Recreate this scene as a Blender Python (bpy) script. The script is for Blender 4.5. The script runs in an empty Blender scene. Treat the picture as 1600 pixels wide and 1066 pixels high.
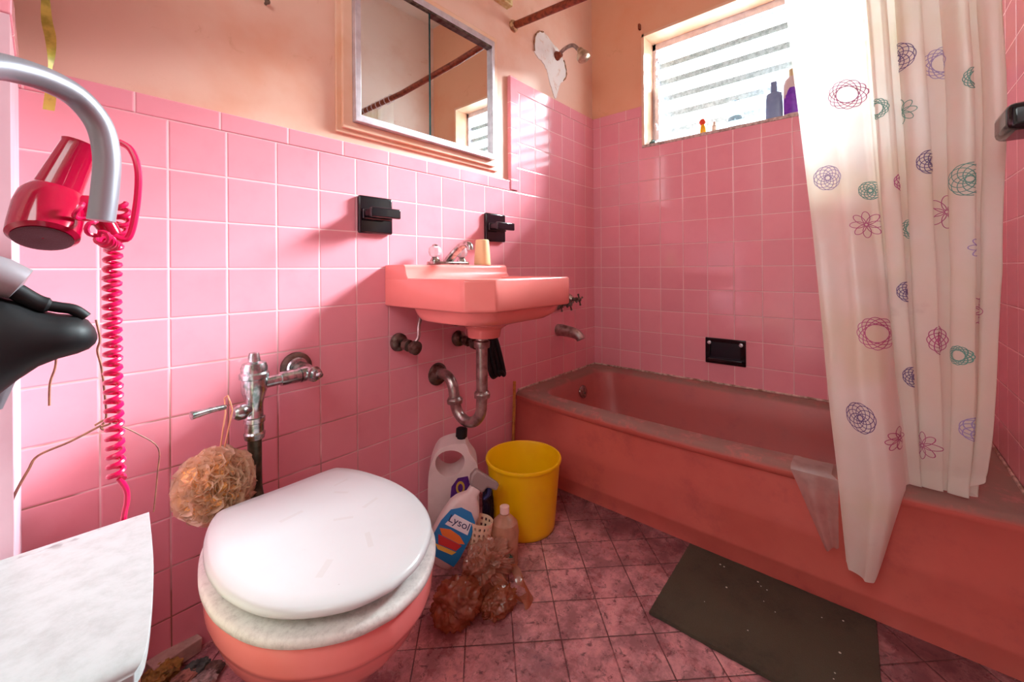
import bpy, bmesh, math, random
from mathutils import Vector, Matrix, noise
PI = math.pi
random.seed(7)
col = bpy.context.scene.collection
sc = bpy.context.scene

# ------------------------------------------------------------ camera
FPX, CY, YAW, ROLL = 644.49, 420.72, 0.7190073, -0.0070435
CAM = Vector((-2.0249, -1.1662, 0.86))
_fw = Vector((math.cos(YAW), math.sin(YAW), 0)); _rt = _fw.cross(Vector((0, 0, 1))); _up = Vector((0, 0, 1))
_r = _rt*math.cos(ROLL) + _up*math.sin(ROLL); _u = -_rt*math.sin(ROLL) + _up*math.cos(ROLL)
cam = bpy.data.cameras.new('camera'); camo = bpy.data.objects.new('camera', cam); col.objects.link(camo)
cam.sensor_width = 36; cam.lens = FPX/1600*36; cam.shift_y = -(533-CY)/1600; cam.clip_start = 0.01
camo.matrix_world = Matrix(((_r.x, _u.x, -_fw.x, CAM.x), (_r.y, _u.y, -_fw.y, CAM.y), (_r.z, _u.z, -_fw.z, CAM.z), (0, 0, 0, 1)))
sc.camera = camo

# ------------------------------------------------------------ world, lights, exposure
sc.view_settings.view_transform = 'Standard'; sc.view_settings.look = 'None'
sc.view_settings.gamma = 1; sc.view_settings.exposure = -0.05; sc.view_settings.use_curve_mapping = False
w = bpy.data.worlds.new('world'); sc.world = w; w.use_nodes = True
wbg = w.node_tree.nodes['Background']; wbg.inputs[0].default_value = (0.9, 0.95, 1.0, 1); wbg.inputs[1].default_value = 1.5

def area(name, loc, aim, sx, sy, power, colr):
    l = bpy.data.lights.new(name, 'AREA'); l.shape = 'RECTANGLE'; l.size = sx; l.size_y = sy; l.energy = power; l.color = colr
    o = bpy.data.objects.new(name, l); col.objects.link(o); o.location = loc
    d = Vector(aim) - Vector(loc); o.rotation_euler = d.to_track_quat('-Z', 'Y').to_euler(); return o
area('window_daylight', (3.0, -1.5, 3.3), (-0.9, -0.35, 1.0), 1.5, 0.8, 3900, (0.95, 0.99, 1.0))
area('doorway_fill', (-2.75, -1.05, 1.9), (-1.2, -0.6, 0.5), 0.7, 0.7, 11, (0.90, 1.0, 1.0))  # fill lamp added behind the camera, on the doorway side

# ------------------------------------------------------------ helpers
def at(u, v, x=None, y=None, z=None):
    d = _fw + _r*((u-800)/FPX) + _u*((CY-v)/FPX)
    if x is not None: t = (x-CAM.x)/d.x
    elif y is not None: t = (y-CAM.y)/d.y
    else: t = (z-CAM.z)/d.z
    return CAM + d*t

def lin(c):
    return tuple((v/255/12.92 if v/255 <= .04045 else ((v/255+.055)/1.055)**2.4) for v in c) + (1,)

def frame_ring(g, x0, x1, z0, z1, wl, wr, wb, wt, ya, yb):
    O = [(x0, z0), (x1, z0), (x1, z1), (x0, z1)]; I = [(x0+wl, z0+wb), (x1-wr, z0+wb), (x1-wr, z1-wt), (x0+wl, z1-wt)]
    V = [(x, ya, z) for x, z in O] + [(x, ya, z) for x, z in I] + [(x, yb, z) for x, z in O] + [(x, yb, z) for x, z in I]
    F = []
    for i in range(4):
        j = (i+1) % 4; F += [(i, j, 4+j, 4+i), (8+i, 12+i, 12+j, 8+j), (i, 8+i, 8+j, j), (4+i, 4+j, 12+j, 12+i)]
    return g.add(V, F)
class G:
    def __init__(s): s.v = []; s.f = []; s.m = []
    def add(s, v, f, m=0):
        n = len(s.v); s.v += [Vector(p) for p in v]; s.f += [tuple(i+n for i in q) for q in f]; s.m += [m]*len(f); return s
    def xf(s, M, a=0):
        for i in range(a, len(s.v)): s.v[i] = M @ s.v[i]
        return s
    def box(s, a, b, m=0):
        x0, y0, z0 = a; x1, y1, z1 = b
        return s.add([(x0,y0,z0),(x1,y0,z0),(x1,y1,z0),(x0,y1,z0),(x0,y0,z1),(x1,y0,z1),(x1,y1,z1),(x0,y1,z1)],
                     [(0,3,2,1),(4,5,6,7),(0,1,5,4),(1,2,6,5),(2,3,7,6),(3,0,4,7)], m)
    def loft(s, rings, m=0, caps=(True, True), closed=True):
        n = len(rings[0]); k = len(s.v); f = []
        for i in range(len(rings)-1):
            for j in range(n if closed else n-1):
                j2 = (j+1) % n; f.append((i*n+j, i*n+j2, (i+1)*n+j2, (i+1)*n+j))
        if closed and caps[0]: f.append(tuple(reversed(range(n))))
        if closed and caps[1]: f.append(tuple((len(rings)-1)*n+j for j in range(n)))
        return s.add([p for r in rings for p in r], f, m)
    def lathe(s, prof, p0=(0,0,0), ax=(0,0,1), n=28, m=0, caps=(True, True)):
        ax = Vector(ax).normalized(); a = ax.orthogonal().normalized(); b = ax.cross(a); p0 = Vector(p0)
        rings = [[p0 + ax*h + (a*math.cos(2*PI*j/n) + b*math.sin(2*PI*j/n))*r for j in range(n)] for r, h in prof]
        return s.loft(rings, m, caps)
    def tube(s, pts, r, n=12, m=0, caps=True):
        pts = [Vector(p) for p in pts]; rad = r if isinstance(r, (list, tuple)) else [r]*len(pts)
        rings = []; a = None
        for i, p in enumerate(pts):
            t = (pts[min(i+1, len(pts)-1)] - pts[max(i-1, 0)]).normalized()
            if a is None: a = t.orthogonal().normalized()
            a = (a - t*a.dot(t)).normalized(); b = t.cross(a)
            rings.append([p + (a*math.cos(2*PI*j/n) + b*math.sin(2*PI*j/n))*rad[i] for j in range(n)])
        return s.loft(rings, m, (caps, caps))
    def prism(s, poly, axis, lo, hi, m=0):   # poly of 2-D points extruded along an axis
        def P(p, h): return {'x': (h, p[0], p[1]), 'y': (p[0], h, p[1]), 'z': (p[0], p[1], h)}[axis]
        return s.loft([[P(p, lo) for p in poly], [P(p, hi) for p in poly]], m)

def smooth_path(pts, k=8):
    P = [Vector(p) for p in pts]; out = []
    for i in range(len(P)-1):
        a = P[max(i-1, 0)]; b = P[i]; c = P[i+1]; d = P[min(i+2, len(P)-1)]
        for j in range(k):
            t = j/k
            out.append(.5*((2*b) + (c-a)*t + (2*a-5*b+4*c-d)*t*t + (3*b-a-3*c+d)*t**3))
    out.append(P[-1]); return out

def obj(name, g, mats, parent=None, smooth=True, bevel=0, seg=3, subsurf=0, angle=35):
    me = bpy.data.meshes.new(name); me.from_pydata([tuple(v) for v in g.v], [], g.f)
    mats = mats if isinstance(mats, (list, tuple)) else [mats]
    for m in mats: me.materials.append(m)
    for p, mi in zip(me.polygons, g.m): p.material_index = mi
    bm = bmesh.new(); bm.from_mesh(me); bmesh.ops.recalc_face_normals(bm, faces=bm.faces); bm.to_mesh(me); bm.free()
    o = bpy.data.objects.new(name, me); col.objects.link(o)
    if parent is not None: o.parent = parent; o.matrix_parent_inverse = parent.matrix_world.inverted()
    if bevel:
        b = o.modifiers.new('bevel', 'BEVEL'); b.width = bevel; b.segments = seg; b.limit_method = 'ANGLE'; b.angle_limit = math.radians(40)
    if subsurf:
        s_ = o.modifiers.new('subsurf', 'SUBSURF'); s_.levels = subsurf; s_.render_levels = subsurf
    if smooth:
        for p in me.polygons: p.use_smooth = True
        me.set_sharp_from_angle(angle=math.radians(angle))
    return o
def tag(o, label, cat, group=None, kind=None):
    if label: o['label'] = label
    if cat: o['category'] = cat
    if group: o['group'] = group
    if kind: o['kind'] = kind
    return o
def thing(name, label, cat, loc, group=None):
    o = bpy.data.objects.new(name, None); col.objects.link(o); o.empty_display_size = .03
    o.location = loc; o.matrix_world = Matrix.Translation(Vector(loc)); return tag(o, label, cat, group)
def struct(name, g, mats, **k):
    o = obj(name, g, mats, **k)
    if o.parent is None: o['kind'] = 'structure'
    return o

# ------------------------------------------------------------ materials
class N:
    def __init__(s, name):
        s.mat = bpy.data.materials.new(name); s.mat.use_nodes = True; s.nt = s.mat.node_tree
        s.b = s.nt.nodes['Principled BSDF']; s.out = s.nt.nodes['Material Output']
    def n(s, t, **k):
        x = s.nt.nodes.new(t)
        for a, b in k.items(): setattr(x, a, b)
        return x
    def set(s, sock, v):
        if hasattr(v, 'is_output') or isinstance(v, bpy.types.NodeSocket): s.nt.links.new(v, sock)
        else: sock.default_value = v
    def math(s, op, a, b=0, c=0, clamp=False):
        x = s.n('ShaderNodeMath', operation=op); x.use_clamp = clamp
        s.set(x.inputs[0], a); s.set(x.inputs[1], b); s.set(x.inputs[2], c); return x.outputs[0]
    def mix(s, f, a, b):
        x = s.n('ShaderNodeMix', data_type='RGBA'); s.set(x.inputs[0], f); s.set(x.inputs[6], a); s.set(x.inputs[7], b); return x.outputs[2]
    def ramp(s, f, lo, hi, a=0., b=1.):
        x = s.n('ShaderNodeMapRange'); x.interpolation_type = 'SMOOTHSTEP'
        for i, v in enumerate((f, lo, hi, a, b)): s.set(x.inputs[i], v)
        return x.outputs[0]
    def noise(s, scale, detail=4, rough=.55, vec=None, dist=0):
        x = s.n('ShaderNodeTexNoise'); x.inputs['Scale'].default_value = scale; x.inputs['Detail'].default_value = detail
        x.inputs['Roughness'].default_value = rough; x.inputs['Distortion'].default_value = dist
        s.set(x.inputs['Vector'], vec if vec is not None else s.pos()); return x.outputs[0]
    def pos(s):
        if not hasattr(s, '_p'): s._p = s.n('ShaderNodeNewGeometry').outputs['Position']
        return s._p
    def sep(s):
        if not hasattr(s, '_s'):
            x = s.n('ShaderNodeSeparateXYZ'); s.set(x.inputs[0], s.pos()); s._s = x.outputs
        return s._s
    def bump(s, h, strength=.3, dist=.002):
        x = s.n('ShaderNodeBump'); x.inputs['Strength'].default_value = strength; x.inputs['Distance'].default_value = dist
        s.set(x.inputs['Height'], h); s.nt.links.new(x.outputs[0], s.b.inputs['Normal'])
    def col(s, c): s.set(s.b.inputs['Base Color'], c)
    def rough(s, r): s.set(s.b.inputs['Roughness'], r)

def simple(name, c, rough=.5, metal=0, var=0, vscale=20, spec=None, bumps=0, bscale=200, trans=0, sss=0, c2=None, alpha=None, coat=0):
    m = N(name); c = lin(c)
    if var or c2:
        c2 = lin(c2) if c2 else tuple(x*(1-var) for x in c[:3]) + (1,)
        m.col(m.mix(m.ramp(m.noise(vscale), .35, .7), c, c2))
    else: m.col(c)
    m.rough(rough); m.b.inputs['Metallic'].default_value = metal
    if spec is not None: m.b.inputs['Specular IOR Level'].default_value = spec
    if bumps: m.bump(m.noise(bscale), bumps, .001)
    if trans: m.b.inputs['Transmission Weight'].default_value = trans
    if coat: m.b.inputs['Coat Weight'].default_value = coat
    if alpha is not None: m.b.inputs['Alpha'].default_value = alpha
    return m.mat

T = .1095
TILE = lin((243, 158, 170)); GROUT = lin((246, 200, 202))
def tile_mat(name, axis, u0, z0, period=T, rows=True, cols=True, gw=.0016, dirt=False):
    """glazed square wall tiles; u0/z0 are one joint's position"""
    m = N(name); S = m.sep(); U = S[axis]; V = S[2]
    fu = m.math('DIVIDE', m.math('SUBTRACT', U, u0), period); fv = m.math('DIVIDE', m.math('SUBTRACT', V, z0), T)
    def dist(f, p):
        a = m.math('FRACT', f); return m.math('MULTIPLY', m.math('MINIMUM', a, m.math('SUBTRACT', 1, a)), p)
    du = dist(fu, period) if cols else 1.; dv = dist(fv, T) if rows else 1.
    d = m.math('MINIMUM', du, dv)
    wob = m.math('MULTIPLY', m.math('SUBTRACT', m.noise(60, 2), .5), .0006)
    d = m.math('ADD', d, wob)
    g = m.ramp(d, gw*.6, gw*1.15, 1., 0.)
    cell = m.n('ShaderNodeCombineXYZ'); m.set(cell.inputs[0], m.math('FLOOR', fu) if cols else 0.); m.set(cell.inputs[1], m.math('FLOOR', fv) if rows else 0.)
    wn = m.n('ShaderNodeTexWhiteNoise', noise_dimensions='3D'); m.set(wn.inputs[0], cell.outputs[0])
    c = m.mix(wn.outputs[0], tuple(x*.955 for x in TILE[:3])+(1,), tuple(min(1, x*1.03) for x in TILE[:3])+(1,))
    mott = m.ramp(m.noise(14, 5, .6), .45, .75)
    c = m.mix(m.math('MULTIPLY', mott, .22), c, lin((232, 136, 150)))
    gc = GROUT
    # brown grime in the joints of the low left part of the wall
    gr = m.math('MULTIPLY', m.ramp(m.noise(5, 3), .36, .52), m.math('MULTIPLY', m.ramp(V, .85, .45, 0., .9), m.ramp(S[0], -1.1, -1.7, .08, 1.) if dirt else .08))
    gc = m.mix(gr, gc, lin((150, 92, 70)))
    sp = m.ramp(m.noise(55, 6, .7), .72, .78)
    c = m.mix(m.math('MULTIPLY', sp, .5), c, lin((150, 80, 80)))
    m.col(m.mix(g, c, gc))
    m.rough(m.mix(g, (.1, .1, .1, 1), (.7, .7, .7, 1)))
    m.b.inputs['Specular IOR Level'].default_value = .45
    h = m.math('ADD', m.ramp(d, gw*.4, gw*2.6, 0., 1.), m.math('MULTIPLY', m.noise(16, 2), .25))
    m.bump(h, .55, .0012)
    return m.mat

def floor_mat():
    m = N('diagonal_floor_tile'); S = m.sep()
    s = m.math('DIVIDE', m.math('ADD', m.math('MULTIPLY', m.math('ADD', S[0], S[1]), .70711), 1.1985), .111)
    t = m.math('DIVIDE', m.math('ADD', m.math('MULTIPLY', m.math('SUBTRACT', S[0], S[1]), .70711), .3246), .111)
    def dist(f):
        a = m.math('FRACT', f); return m.math('MULTIPLY', m.math('MINIMUM', a, m.math('SUBTRACT', 1, a)), .111)
    d = m.math('ADD', m.math('MINIMUM', dist(s), dist(t)), m.math('MULTIPLY', m.math('SUBTRACT', m.noise(50, 2), .5), .001))
    g = m.ramp(d, .0008, .0020, 1., 0.)
    cell = m.n('ShaderNodeCombineXYZ'); m.set(cell.inputs[0], m.math('FLOOR', s)); m.set(cell.inputs[1], m.math('FLOOR', t))
    wn = m.n('ShaderNodeTexWhiteNoise', noise_dimensions='3D'); m.set(wn.inputs[0], cell.outputs[0])
    c = m.mix(wn.outputs[0], lin((228, 164, 166)), lin((208, 144, 148)))
    c = m.mix(m.math('MULTIPLY', m.ramp(m.noise(11, 8, .72), .38, .60), .72), c, lin((116, 72, 78)))
    c = m.mix(m.math('MULTIPLY', m.ramp(m.noise(48, 6, .75, dist=.6), .53, .66), .8), c, lin((78, 48, 52)))
    c = m.mix(m.ramp(m.noise(70, 3, .6), .70, .74, 0., .5), c, lin((240, 190, 188)))
    # dirt gathers by the tub
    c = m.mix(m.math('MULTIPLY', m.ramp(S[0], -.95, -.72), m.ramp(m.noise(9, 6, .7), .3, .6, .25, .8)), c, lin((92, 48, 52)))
    m.col(m.mix(m.math('MULTIPLY', g, m.ramp(m.noise(18, 4), .3, .6, .45, 1.)), c, lin((84, 54, 52))))
    m.rough(m.ramp(m.noise(9, 5, .7), .35, .65, .14, .5))
    m.bump(m.math('ADD', m.ramp(d, .0004, .003), m.math('MULTIPLY', m.noise(30, 5), .5)), .6, .0015)
    return m.mat

def plaster(name, c1, c2):
    m = N(name); a = m.noise(2.2, 5, .6)
    c = m.mix(m.ramp(a, .45, .75), lin(c1), lin(c2))
    c = m.mix(m.ramp(m.noise(9, 6, .7, dist=1.), .60, .74, 0., .5), c, lin((208, 146, 104)))
    m.col(c); m.rough(.55); m.bump(m.noise(26, 5), .25, .002); return m.mat

M = {}
M['plaster'] = plaster('peach_paint', (240, 196, 174), (232, 168, 138))
M['plaster_win'] = plaster('peach_paint_window_wall', (240, 178, 142), (238, 164, 126))
M['ceiling'] = simple('ceiling_paint', (238, 226, 214), .8, var=.06, vscale=3)
M['casing'] = simple('peach_gloss_paint', (246, 204, 176), .4, c2=(238, 184, 146), vscale=7)
M['white_paint'] = simple('white_pink_paint', (196, 156, 164), .5, var=.1, vscale=6)
M['chrome'] = simple('dull_chrome', (196, 190, 184), .24, 1, c2=(128, 116, 108), vscale=60)
M['chromeg'] = simple('corroded_chrome', (214, 218, 220), .22, 1, c2=(130, 158, 150), vscale=70)
M['pipe'] = simple('dull_nickel_pipe', (182, 168, 162), .3, .85, c2=(136, 120, 114), vscale=40)
M['darkmetal'] = simple('rusted_dark_metal', (124, 116, 106), .35, .8, c2=(78, 56, 48), vscale=50)
M['alu'] = simple('aluminium_frame', (224, 220, 228), .35, .6, c2=(204, 198, 206), vscale=30)
M['rust'] = simple('rusty_rod', (150, 70, 40), .5, .25, c2=(104, 44, 24), vscale=60)
M['black'] = simple('black_ceramic', (14, 13, 20), .1, spec=.6)
M['blackmatte'] = simple('black_rubber', (9, 8, 11), .55, spec=.35)
M['yellow'] = None

def coral(name, c, c2, scale=5, rough=.14, top=None):
    m = N(name); cc = m.mix(m.ramp(m.noise(scale, 5, .6), .4, .75), lin(c), lin(c2))
    if top:   # dust and grime lying on the rim deck
        S = m.sep(); k = m.math('MULTIPLY', m.ramp(S[2], top-.022, top-.006), m.ramp(m.noise(20, 6, .7), .30, .52, .25, .9))
        cc = m.mix(k, cc, lin((148, 114, 104)))
        cc = m.mix(m.math('MULTIPLY', m.ramp(m.noise(6, 7, .7), .5, .72), .5), cc, lin((176, 84, 84)))
        m.rough(m.ramp(k, 0, 1, rough, .8))
    else: m.rough(rough)
    m.col(cc); m.bump(m.noise(20, 2), .08, .002); return m.mat
M['sink'] = coral('salmon_porcelain', (250, 146, 138), (247, 138, 132))
M['bowl'] = coral('salmon_bowl_porcelain', (250, 146, 142), (247, 138, 130))
M['tub'] = coral('coral_tub_enamel', (216, 110, 98), (206, 100, 90), 4, .22, top=.333)

M['tub_in'] = coral('dusty_tub_inside', (192, 104, 98), (172, 110, 106), 3, .4, top=.333)
# ------------------------------------------------------------ room shell
XL, YD, CZ, TH = -2.05, -1.43, 2.75, .012      # left wall, right wall, ceiling, tile thickness
C0, R0 = .7952*T, .4089*T                      # first column joints from the corner on either wall
ZR = .8664                                     # height of one row joint
tA = tile_mat('pink_tile_back', 0, -C0, ZR, dirt=True)
tAc = tile_mat('pink_cap_back', 0, -1.8937, ZR, period=.1512, rows=False)
tB = tile_mat('pink_tile_window', 1, -R0, ZR)
tBc = tile_mat('pink_cap_window', 1, -R0, ZR, period=.1512, rows=False)
tD = tile_mat('pink_tile_right', 0, -.03, ZR)
tL = tile_mat('pink_tile_left', 1, -.05, ZR)
tV = tile_mat('pink_cap_vertical', 0, 3.0, 1.6850, period=9, cols=False)

struct('floor', G().box((-3.2, -1.6, -.1), (.2, .2, 0)), floor_mat())
struct('ceiling', G().box((-3.2, -1.6, CZ), (.25, .2, CZ+.08)), M['ceiling'])
struct('wall_hall', G().box((-3.25, -1.6, 0), (-3.15, .2, CZ)).box((-3.2, -.33, 0), (-2.3, -.23, CZ)), simple('hall_paint', (232, 222, 212), .7), smooth=False)
WY0, WY1, WZ0, WZ1 = -.283, -1.18, 1.485, 2.05   # window hole
wb_ = struct('wall_back', G().box((-2.3, TH, 0), (.2, TH+.12, CZ)), M['plaster'])
g = G().box((XL, 0, 0), (-.701, TH, 1.195)).box((-.701, 0, 0), (0, TH, 1.633))
struct('wall_tiles_back', g, tA, parent=wb_, smooth=False)
g = G().box((XL, -.002, 1.195), (-.701, TH, 1.239)).box((-.701, -.002, 1.633), (0, TH, 1.688))
struct('tile_cap', g, tAc, parent=wb_, bevel=.003, smooth=False)
g = G().box((-.703, -.006, 1.2), (-.655, TH, 1.690))
struct('tile_edge', g, tV, parent=wb_, bevel=.004, smooth=False)
g = G()
for a, b in (((TH, WY0, 0), (.2, .2, CZ)), ((TH, -1.6, 0), (.2, WY1, CZ)), ((TH, WY1, 0), (.2, WY0, WZ0)), ((TH, WY1, WZ1), (.2, WY0, CZ))): g.box(a, b)
ww = struct('wall_front', g, M['plaster_win'], smooth=False)
g = G().box((0, WY0+.002, 0), (TH, 0, 1.633)).box((0, YD, 0), (TH, WY0+.002, WZ0))
struct('wall_tiles_front', g, tB, parent=ww, smooth=False)
struct('tile_cap', G().box((-.002, WY0+.002, 1.633), (TH, 0, 1.688)), tBc, parent=ww, bevel=.003, smooth=False)
wr = struct('wall_right', G().box((-3.2, YD-.12-TH, 0), (.2, YD-TH, CZ)), plaster('pale_mottled_paint', (248, 232, 220), (236, 206, 188)))
struct('wall_tiles_right', G().box((-2.3, YD-TH, 0), (0, YD, 1.64)), tD, parent=wr, smooth=False)
struct('tile_cap', G().box((-2.3, YD-TH, 1.64), (0, YD+.002, 1.688)), tile_mat('pink_cap_right', 0, 0, ZR, period=.1512, rows=False), parent=wr, smooth=False)
wl = struct('wall_left', G().box((-2.3, -.33, 0), (XL-TH-.004, .02, CZ)), M['white_paint'])
struct('wall_tiles_left', G().box((XL-TH-.004, -.325, 0), (XL, 0, 1.195)), simple('pale_pink_glaze', (226, 184, 194), .3, c2=(216, 168, 180), vscale=7), parent=wl, smooth=False)
struct('tile_cap', G().box((XL-TH-.004, -.325, 1.195), (XL+.002, 0, 1.239)), tile_mat('pink_cap_left', 1, -.1, ZR, period=.1512, rows=False), parent=wl, bevel=.003, smooth=False)
# caulk lines round the tub
M['caulk'] = simple('old_caulk', (228, 194, 182), .7, c2=(150, 112, 92), vscale=40)
g = G().tube([(-.66, -.003, .336), (-.004, -.003, .336), (-.004, YD+.004, .336), (-.66, YD+.004, .336)], .0045, 8)
struct('trim_1', g, M['caulk'])

# ------------------------------------------------------------ window
win = struct('window_1', G().box((.112, WY1, WZ1-.045), (.15, WY0, WZ1-.005)).box((.112, WY1, WZ0+.002), (.15, WY0, WZ0+.03)).box((.112, WY0-.03, WZ0), (.15, WY0, WZ1)).box((.112, WY1, WZ0), (.15, WY1+.03, WZ1)), M['alu'], bevel=.002)
g = G()                                                    # painted reveal of the opening
g.box((0.0, WY0-.012, WZ0), (.15, WY0+.002, WZ1+.002)).box((0.0, WY1-.002, WZ0), (.15, WY1+.012, WZ1)).box((.0, WY1, WZ1-.012), (.15, WY0, WZ1+.002))
struct('window_reveal', g, M['casing'], parent=win, smooth=False)
struct('window_sill', G().box((-.003, WY1, WZ0-.012), (.19, WY0, WZ0+.002)), simple('sill_stone', (214, 190, 182), .5, c2=(160, 130, 120), vscale=60), parent=win, bevel=.002)
mg = N('frosted_glass_slat')
tr = mg.n('ShaderNodeBsdfTranslucent'); tr.inputs[0].default_value = (.93, .98, 1, 1)
tp = mg.n('ShaderNodeBsdfTransparent'); tp.inputs[0].default_value = (.92, .98, 1, 1); gl = mg.n('ShaderNodeBsdfGlossy'); gl.inputs[1].default_value = .25
m1 = mg.n('ShaderNodeMixShader'); m1.inputs[0].default_value = .86; mg.nt.links.new(tr.outputs[0], m1.inputs[1]); mg.nt.links.new(tp.outputs[0], m1.inputs[2])
m2 = mg.n('ShaderNodeMixShader'); m2.inputs[0].default_value = .06; mg.nt.links.new(m1.outputs[0], m2.inputs[1]); mg.nt.links.new(gl.outputs[0], m2.inputs[2])
mg.nt.links.new(m2.outputs[0], mg.out.inputs[0])
M['edge'] = simple('grey_overlap_band', (190, 204, 202), .8, c2=(150, 164, 162), vscale=80)  # grey strips stand in for the dimmed light where slats overlap
for k in range(6):
    z = WZ0+.055 + k*.088
    ya, yb = WY1+.03, WY0-.035
    g = G().loft([[(.142, ya, z+.047), (.147, ya, z+.045), (.181, ya, z-.052), (.176, ya, z-.053)], [(.142, yb, z+.047), (.147, yb, z+.045), (.181, yb, z-.052), (.176, yb, z-.053)]])
    s_ = struct('glass_slat', g, mg.mat, parent=win, smooth=False)
    g = G().loft([[(.1395, ya, z+.046), (.1425, ya, z+.048), (.153, ya, z+.024), (.150, ya, z+.022)], [(.1395, yb, z+.046), (.1425, yb, z+.048), (.153, yb, z+.024), (.150, yb, z+.022)]])
    struct('slat_overlap_band', g, M['edge'], parent=s_, smooth=False)
    g = G().box((.118, WY0-.040, z-.03), (.150, WY0-.030, z-.012)).tube([(.13, WY0-.036, z-.045), (.148, WY0-.036, z+.045)], .004, 6)
    struct('slat_clip', g, M['alu'], parent=s_)
g = G().tube([(.10, WY0-.04, 1.60), (.06, WY0-.045, 1.60), (.06, WY0-.055, 1.57)], .005, 8).box((.095, WY0-.05, 1.53), (.115, WY0-.03, 1.80))
struct('window_crank', g, M['alu'], parent=win)

# ------------------------------------------------------------ bathtub
def rr(x0, x1, y0, y1, r, z, bow=0, n=10, m=14):
    """rounded rectangle ring, counter-clockwise, front edge (x0) optionally bowed outward"""
    P = []
    cs = [(x1-r, y1-r, 0), (x0+r, y1-r, PI/2), (x0+r, y0+r, PI), (x1-r, y0+r, 1.5*PI)]
    for i, (cx, cy, a0) in enumerate(cs):
        for k in range(n+1):
            a = a0 + PI/2*k/n; P.append(Vector((cx+r*math.cos(a), cy+r*math.sin(a), z)))
        nx = cs[(i+1) % 4]; a1 = a0 + PI/2
        A = P[-1].copy(); B = Vector((nx[0]+r*math.cos(nx[2]), nx[1]+r*math.sin(nx[2]), z))
        for k in range(1, m+1): P.append(A.lerp(B, k/(m+1)))
    for p in P:
        if p.x < x0+.12:
            t = (p.y-y0)/(y1-y0); p.x -= bow*math.sin(PI*min(max(t, 0), 1))**.8*(1-(p.x-x0)/.12)
    return P
YT0, YT1 = YD+.003, -.003
o0 = dict(x1=-.003, y0=YT0, y1=YT1)
R = [rr(-.693, r=.004, z=0.0, **o0), rr(-.693, r=.004, z=.042, **o0), rr(-.695, r=.004, z=.050, bow=.003, **o0), rr(-.695, r=.004, z=.058, bow=.003, **o0),
     rr(-.691, r=.004, z=.068, bow=.005, **o0), rr(-.689, r=.004, z=.150, bow=.008, **o0), rr(-.690, r=.004, z=.158, bow=.0085, **o0), rr(-.6865, r=.004, z=.172, bow=.0095, **o0), rr(-.672, r=.004, z=.292, bow=.03, **o0),
     rr(-.676, r=.005, z=.302, bow=.045, **o0), rr(-.676, r=.006, z=.318, bow=.05, **o0), rr(-.672, r=.008, z=.328, bow=.05, **o0), rr(-.664, r=.01, z=.333, bow=.05, **o0),
     rr(-.610, -.052, -1.265, -.062, .09, .332, bow=.035), rr(-.602, -.058, -1.255, -.068, .09, .328, bow=.034), rr(-.594, -.066, -1.245, -.074, .09, .315, bow=.03),
     rr(-.575, -.085, -1.20, -.092, .10, .22, bow=.015), rr(-.56, -.10, -1.14, -.105, .11, .12), rr(-.53, -.13, -1.06, -.14, .11, .065), rr(-.45, -.21, -.98, -.22, .09, .05)]
tub = thing('bathtub', 'built-in coral pink bathtub with grimy rim, against the window wall', 'bathtub', (-.35, -.7, 0))
g = G().loft(R); nr = len(R[0])
for i in range(len(g.f)):
    if i//nr >= 12: g.m[i] = 1
obj('tub_body', g, [M['tub'], M['tub_in']], tub, angle=50)
g = G().lathe([(.001, -.004), (.028, -.002), (.032, .002), (.030, .007), (.012, .011), (.001, .012)], (-.272, -.088, .255), (0, -1, .18))
ov = obj('overflow_plate', g, M['chrome'], tub)
obj('screw', G().lathe([(.006, 0), (.006, .003), (.002, .004)], (-.272, -.1, .25), (0, -1, .18), 12), M['darkmetal'], ov)

# tub spout and three valves
sp = thing('tub_spout', 'dull metal tub filler spout on the tiled wall above the tub end', 'tub spout', (-.352, 0, .58))
P = [(-.352, -.001, .560), (-.352, -.03, .561), (-.352, -.075, .556), (-.352, -.105, .549), (-.352, -.122, .538), (-.352, -.130, .526)]
obj('spout_body', G().tube(smooth_path(P, 5), [.030-.010*min(1, i/25) for i in range(26)], 20), M['pipe'], sp)
def cross_handle(x, z, lab, o=None):
    t = thing('tub_valve', lab, 'tap', (x, 0, z), None)
    obj('escutcheon', G().lathe([(.034, .001), (.033, .010), (.026, .026), (.017, .040), (.013, .046), (.001, .046)], (x, 0, z), (0, -1, 0), 24), M['chrome'], t)
    obj('stem', G().lathe([(.008, .040), (.008, .055), (.011, .058), (.011, .068), (.008, .070), (.006, .084)], (x, 0, z), (0, -1, 0), 16), M['darkmetal'], t)
    g = G().lathe([(.001, .074), (.010, .075), (.011, .083), (.007, .089), (.001, .090)], (x, 0, z), (0, -1, 0), 16)
    for k in range(4):
        a = PI/2*k + .35; d = Vector((math.cos(a), 0, math.sin(a))); c = Vector((x, -.081, z))
        g.tube([c + d*.006, c + d*.020, c + d*.028, c+d*.031], [.0045, .0035, .0055, .003], 8)
    obj('cross_handle', g, M['darkmetal'], t)
cross_handle(-.285, .708, 'cross-handled tub tap nearest the corner, seen past the sink')
cross_handle(-.365, .690, 'middle cross-handled tub tap, mostly hidden behind the sink')
cross_handle(-.445, .690, 'tub tap farthest from the corner, hidden behind the sink edge')

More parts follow.
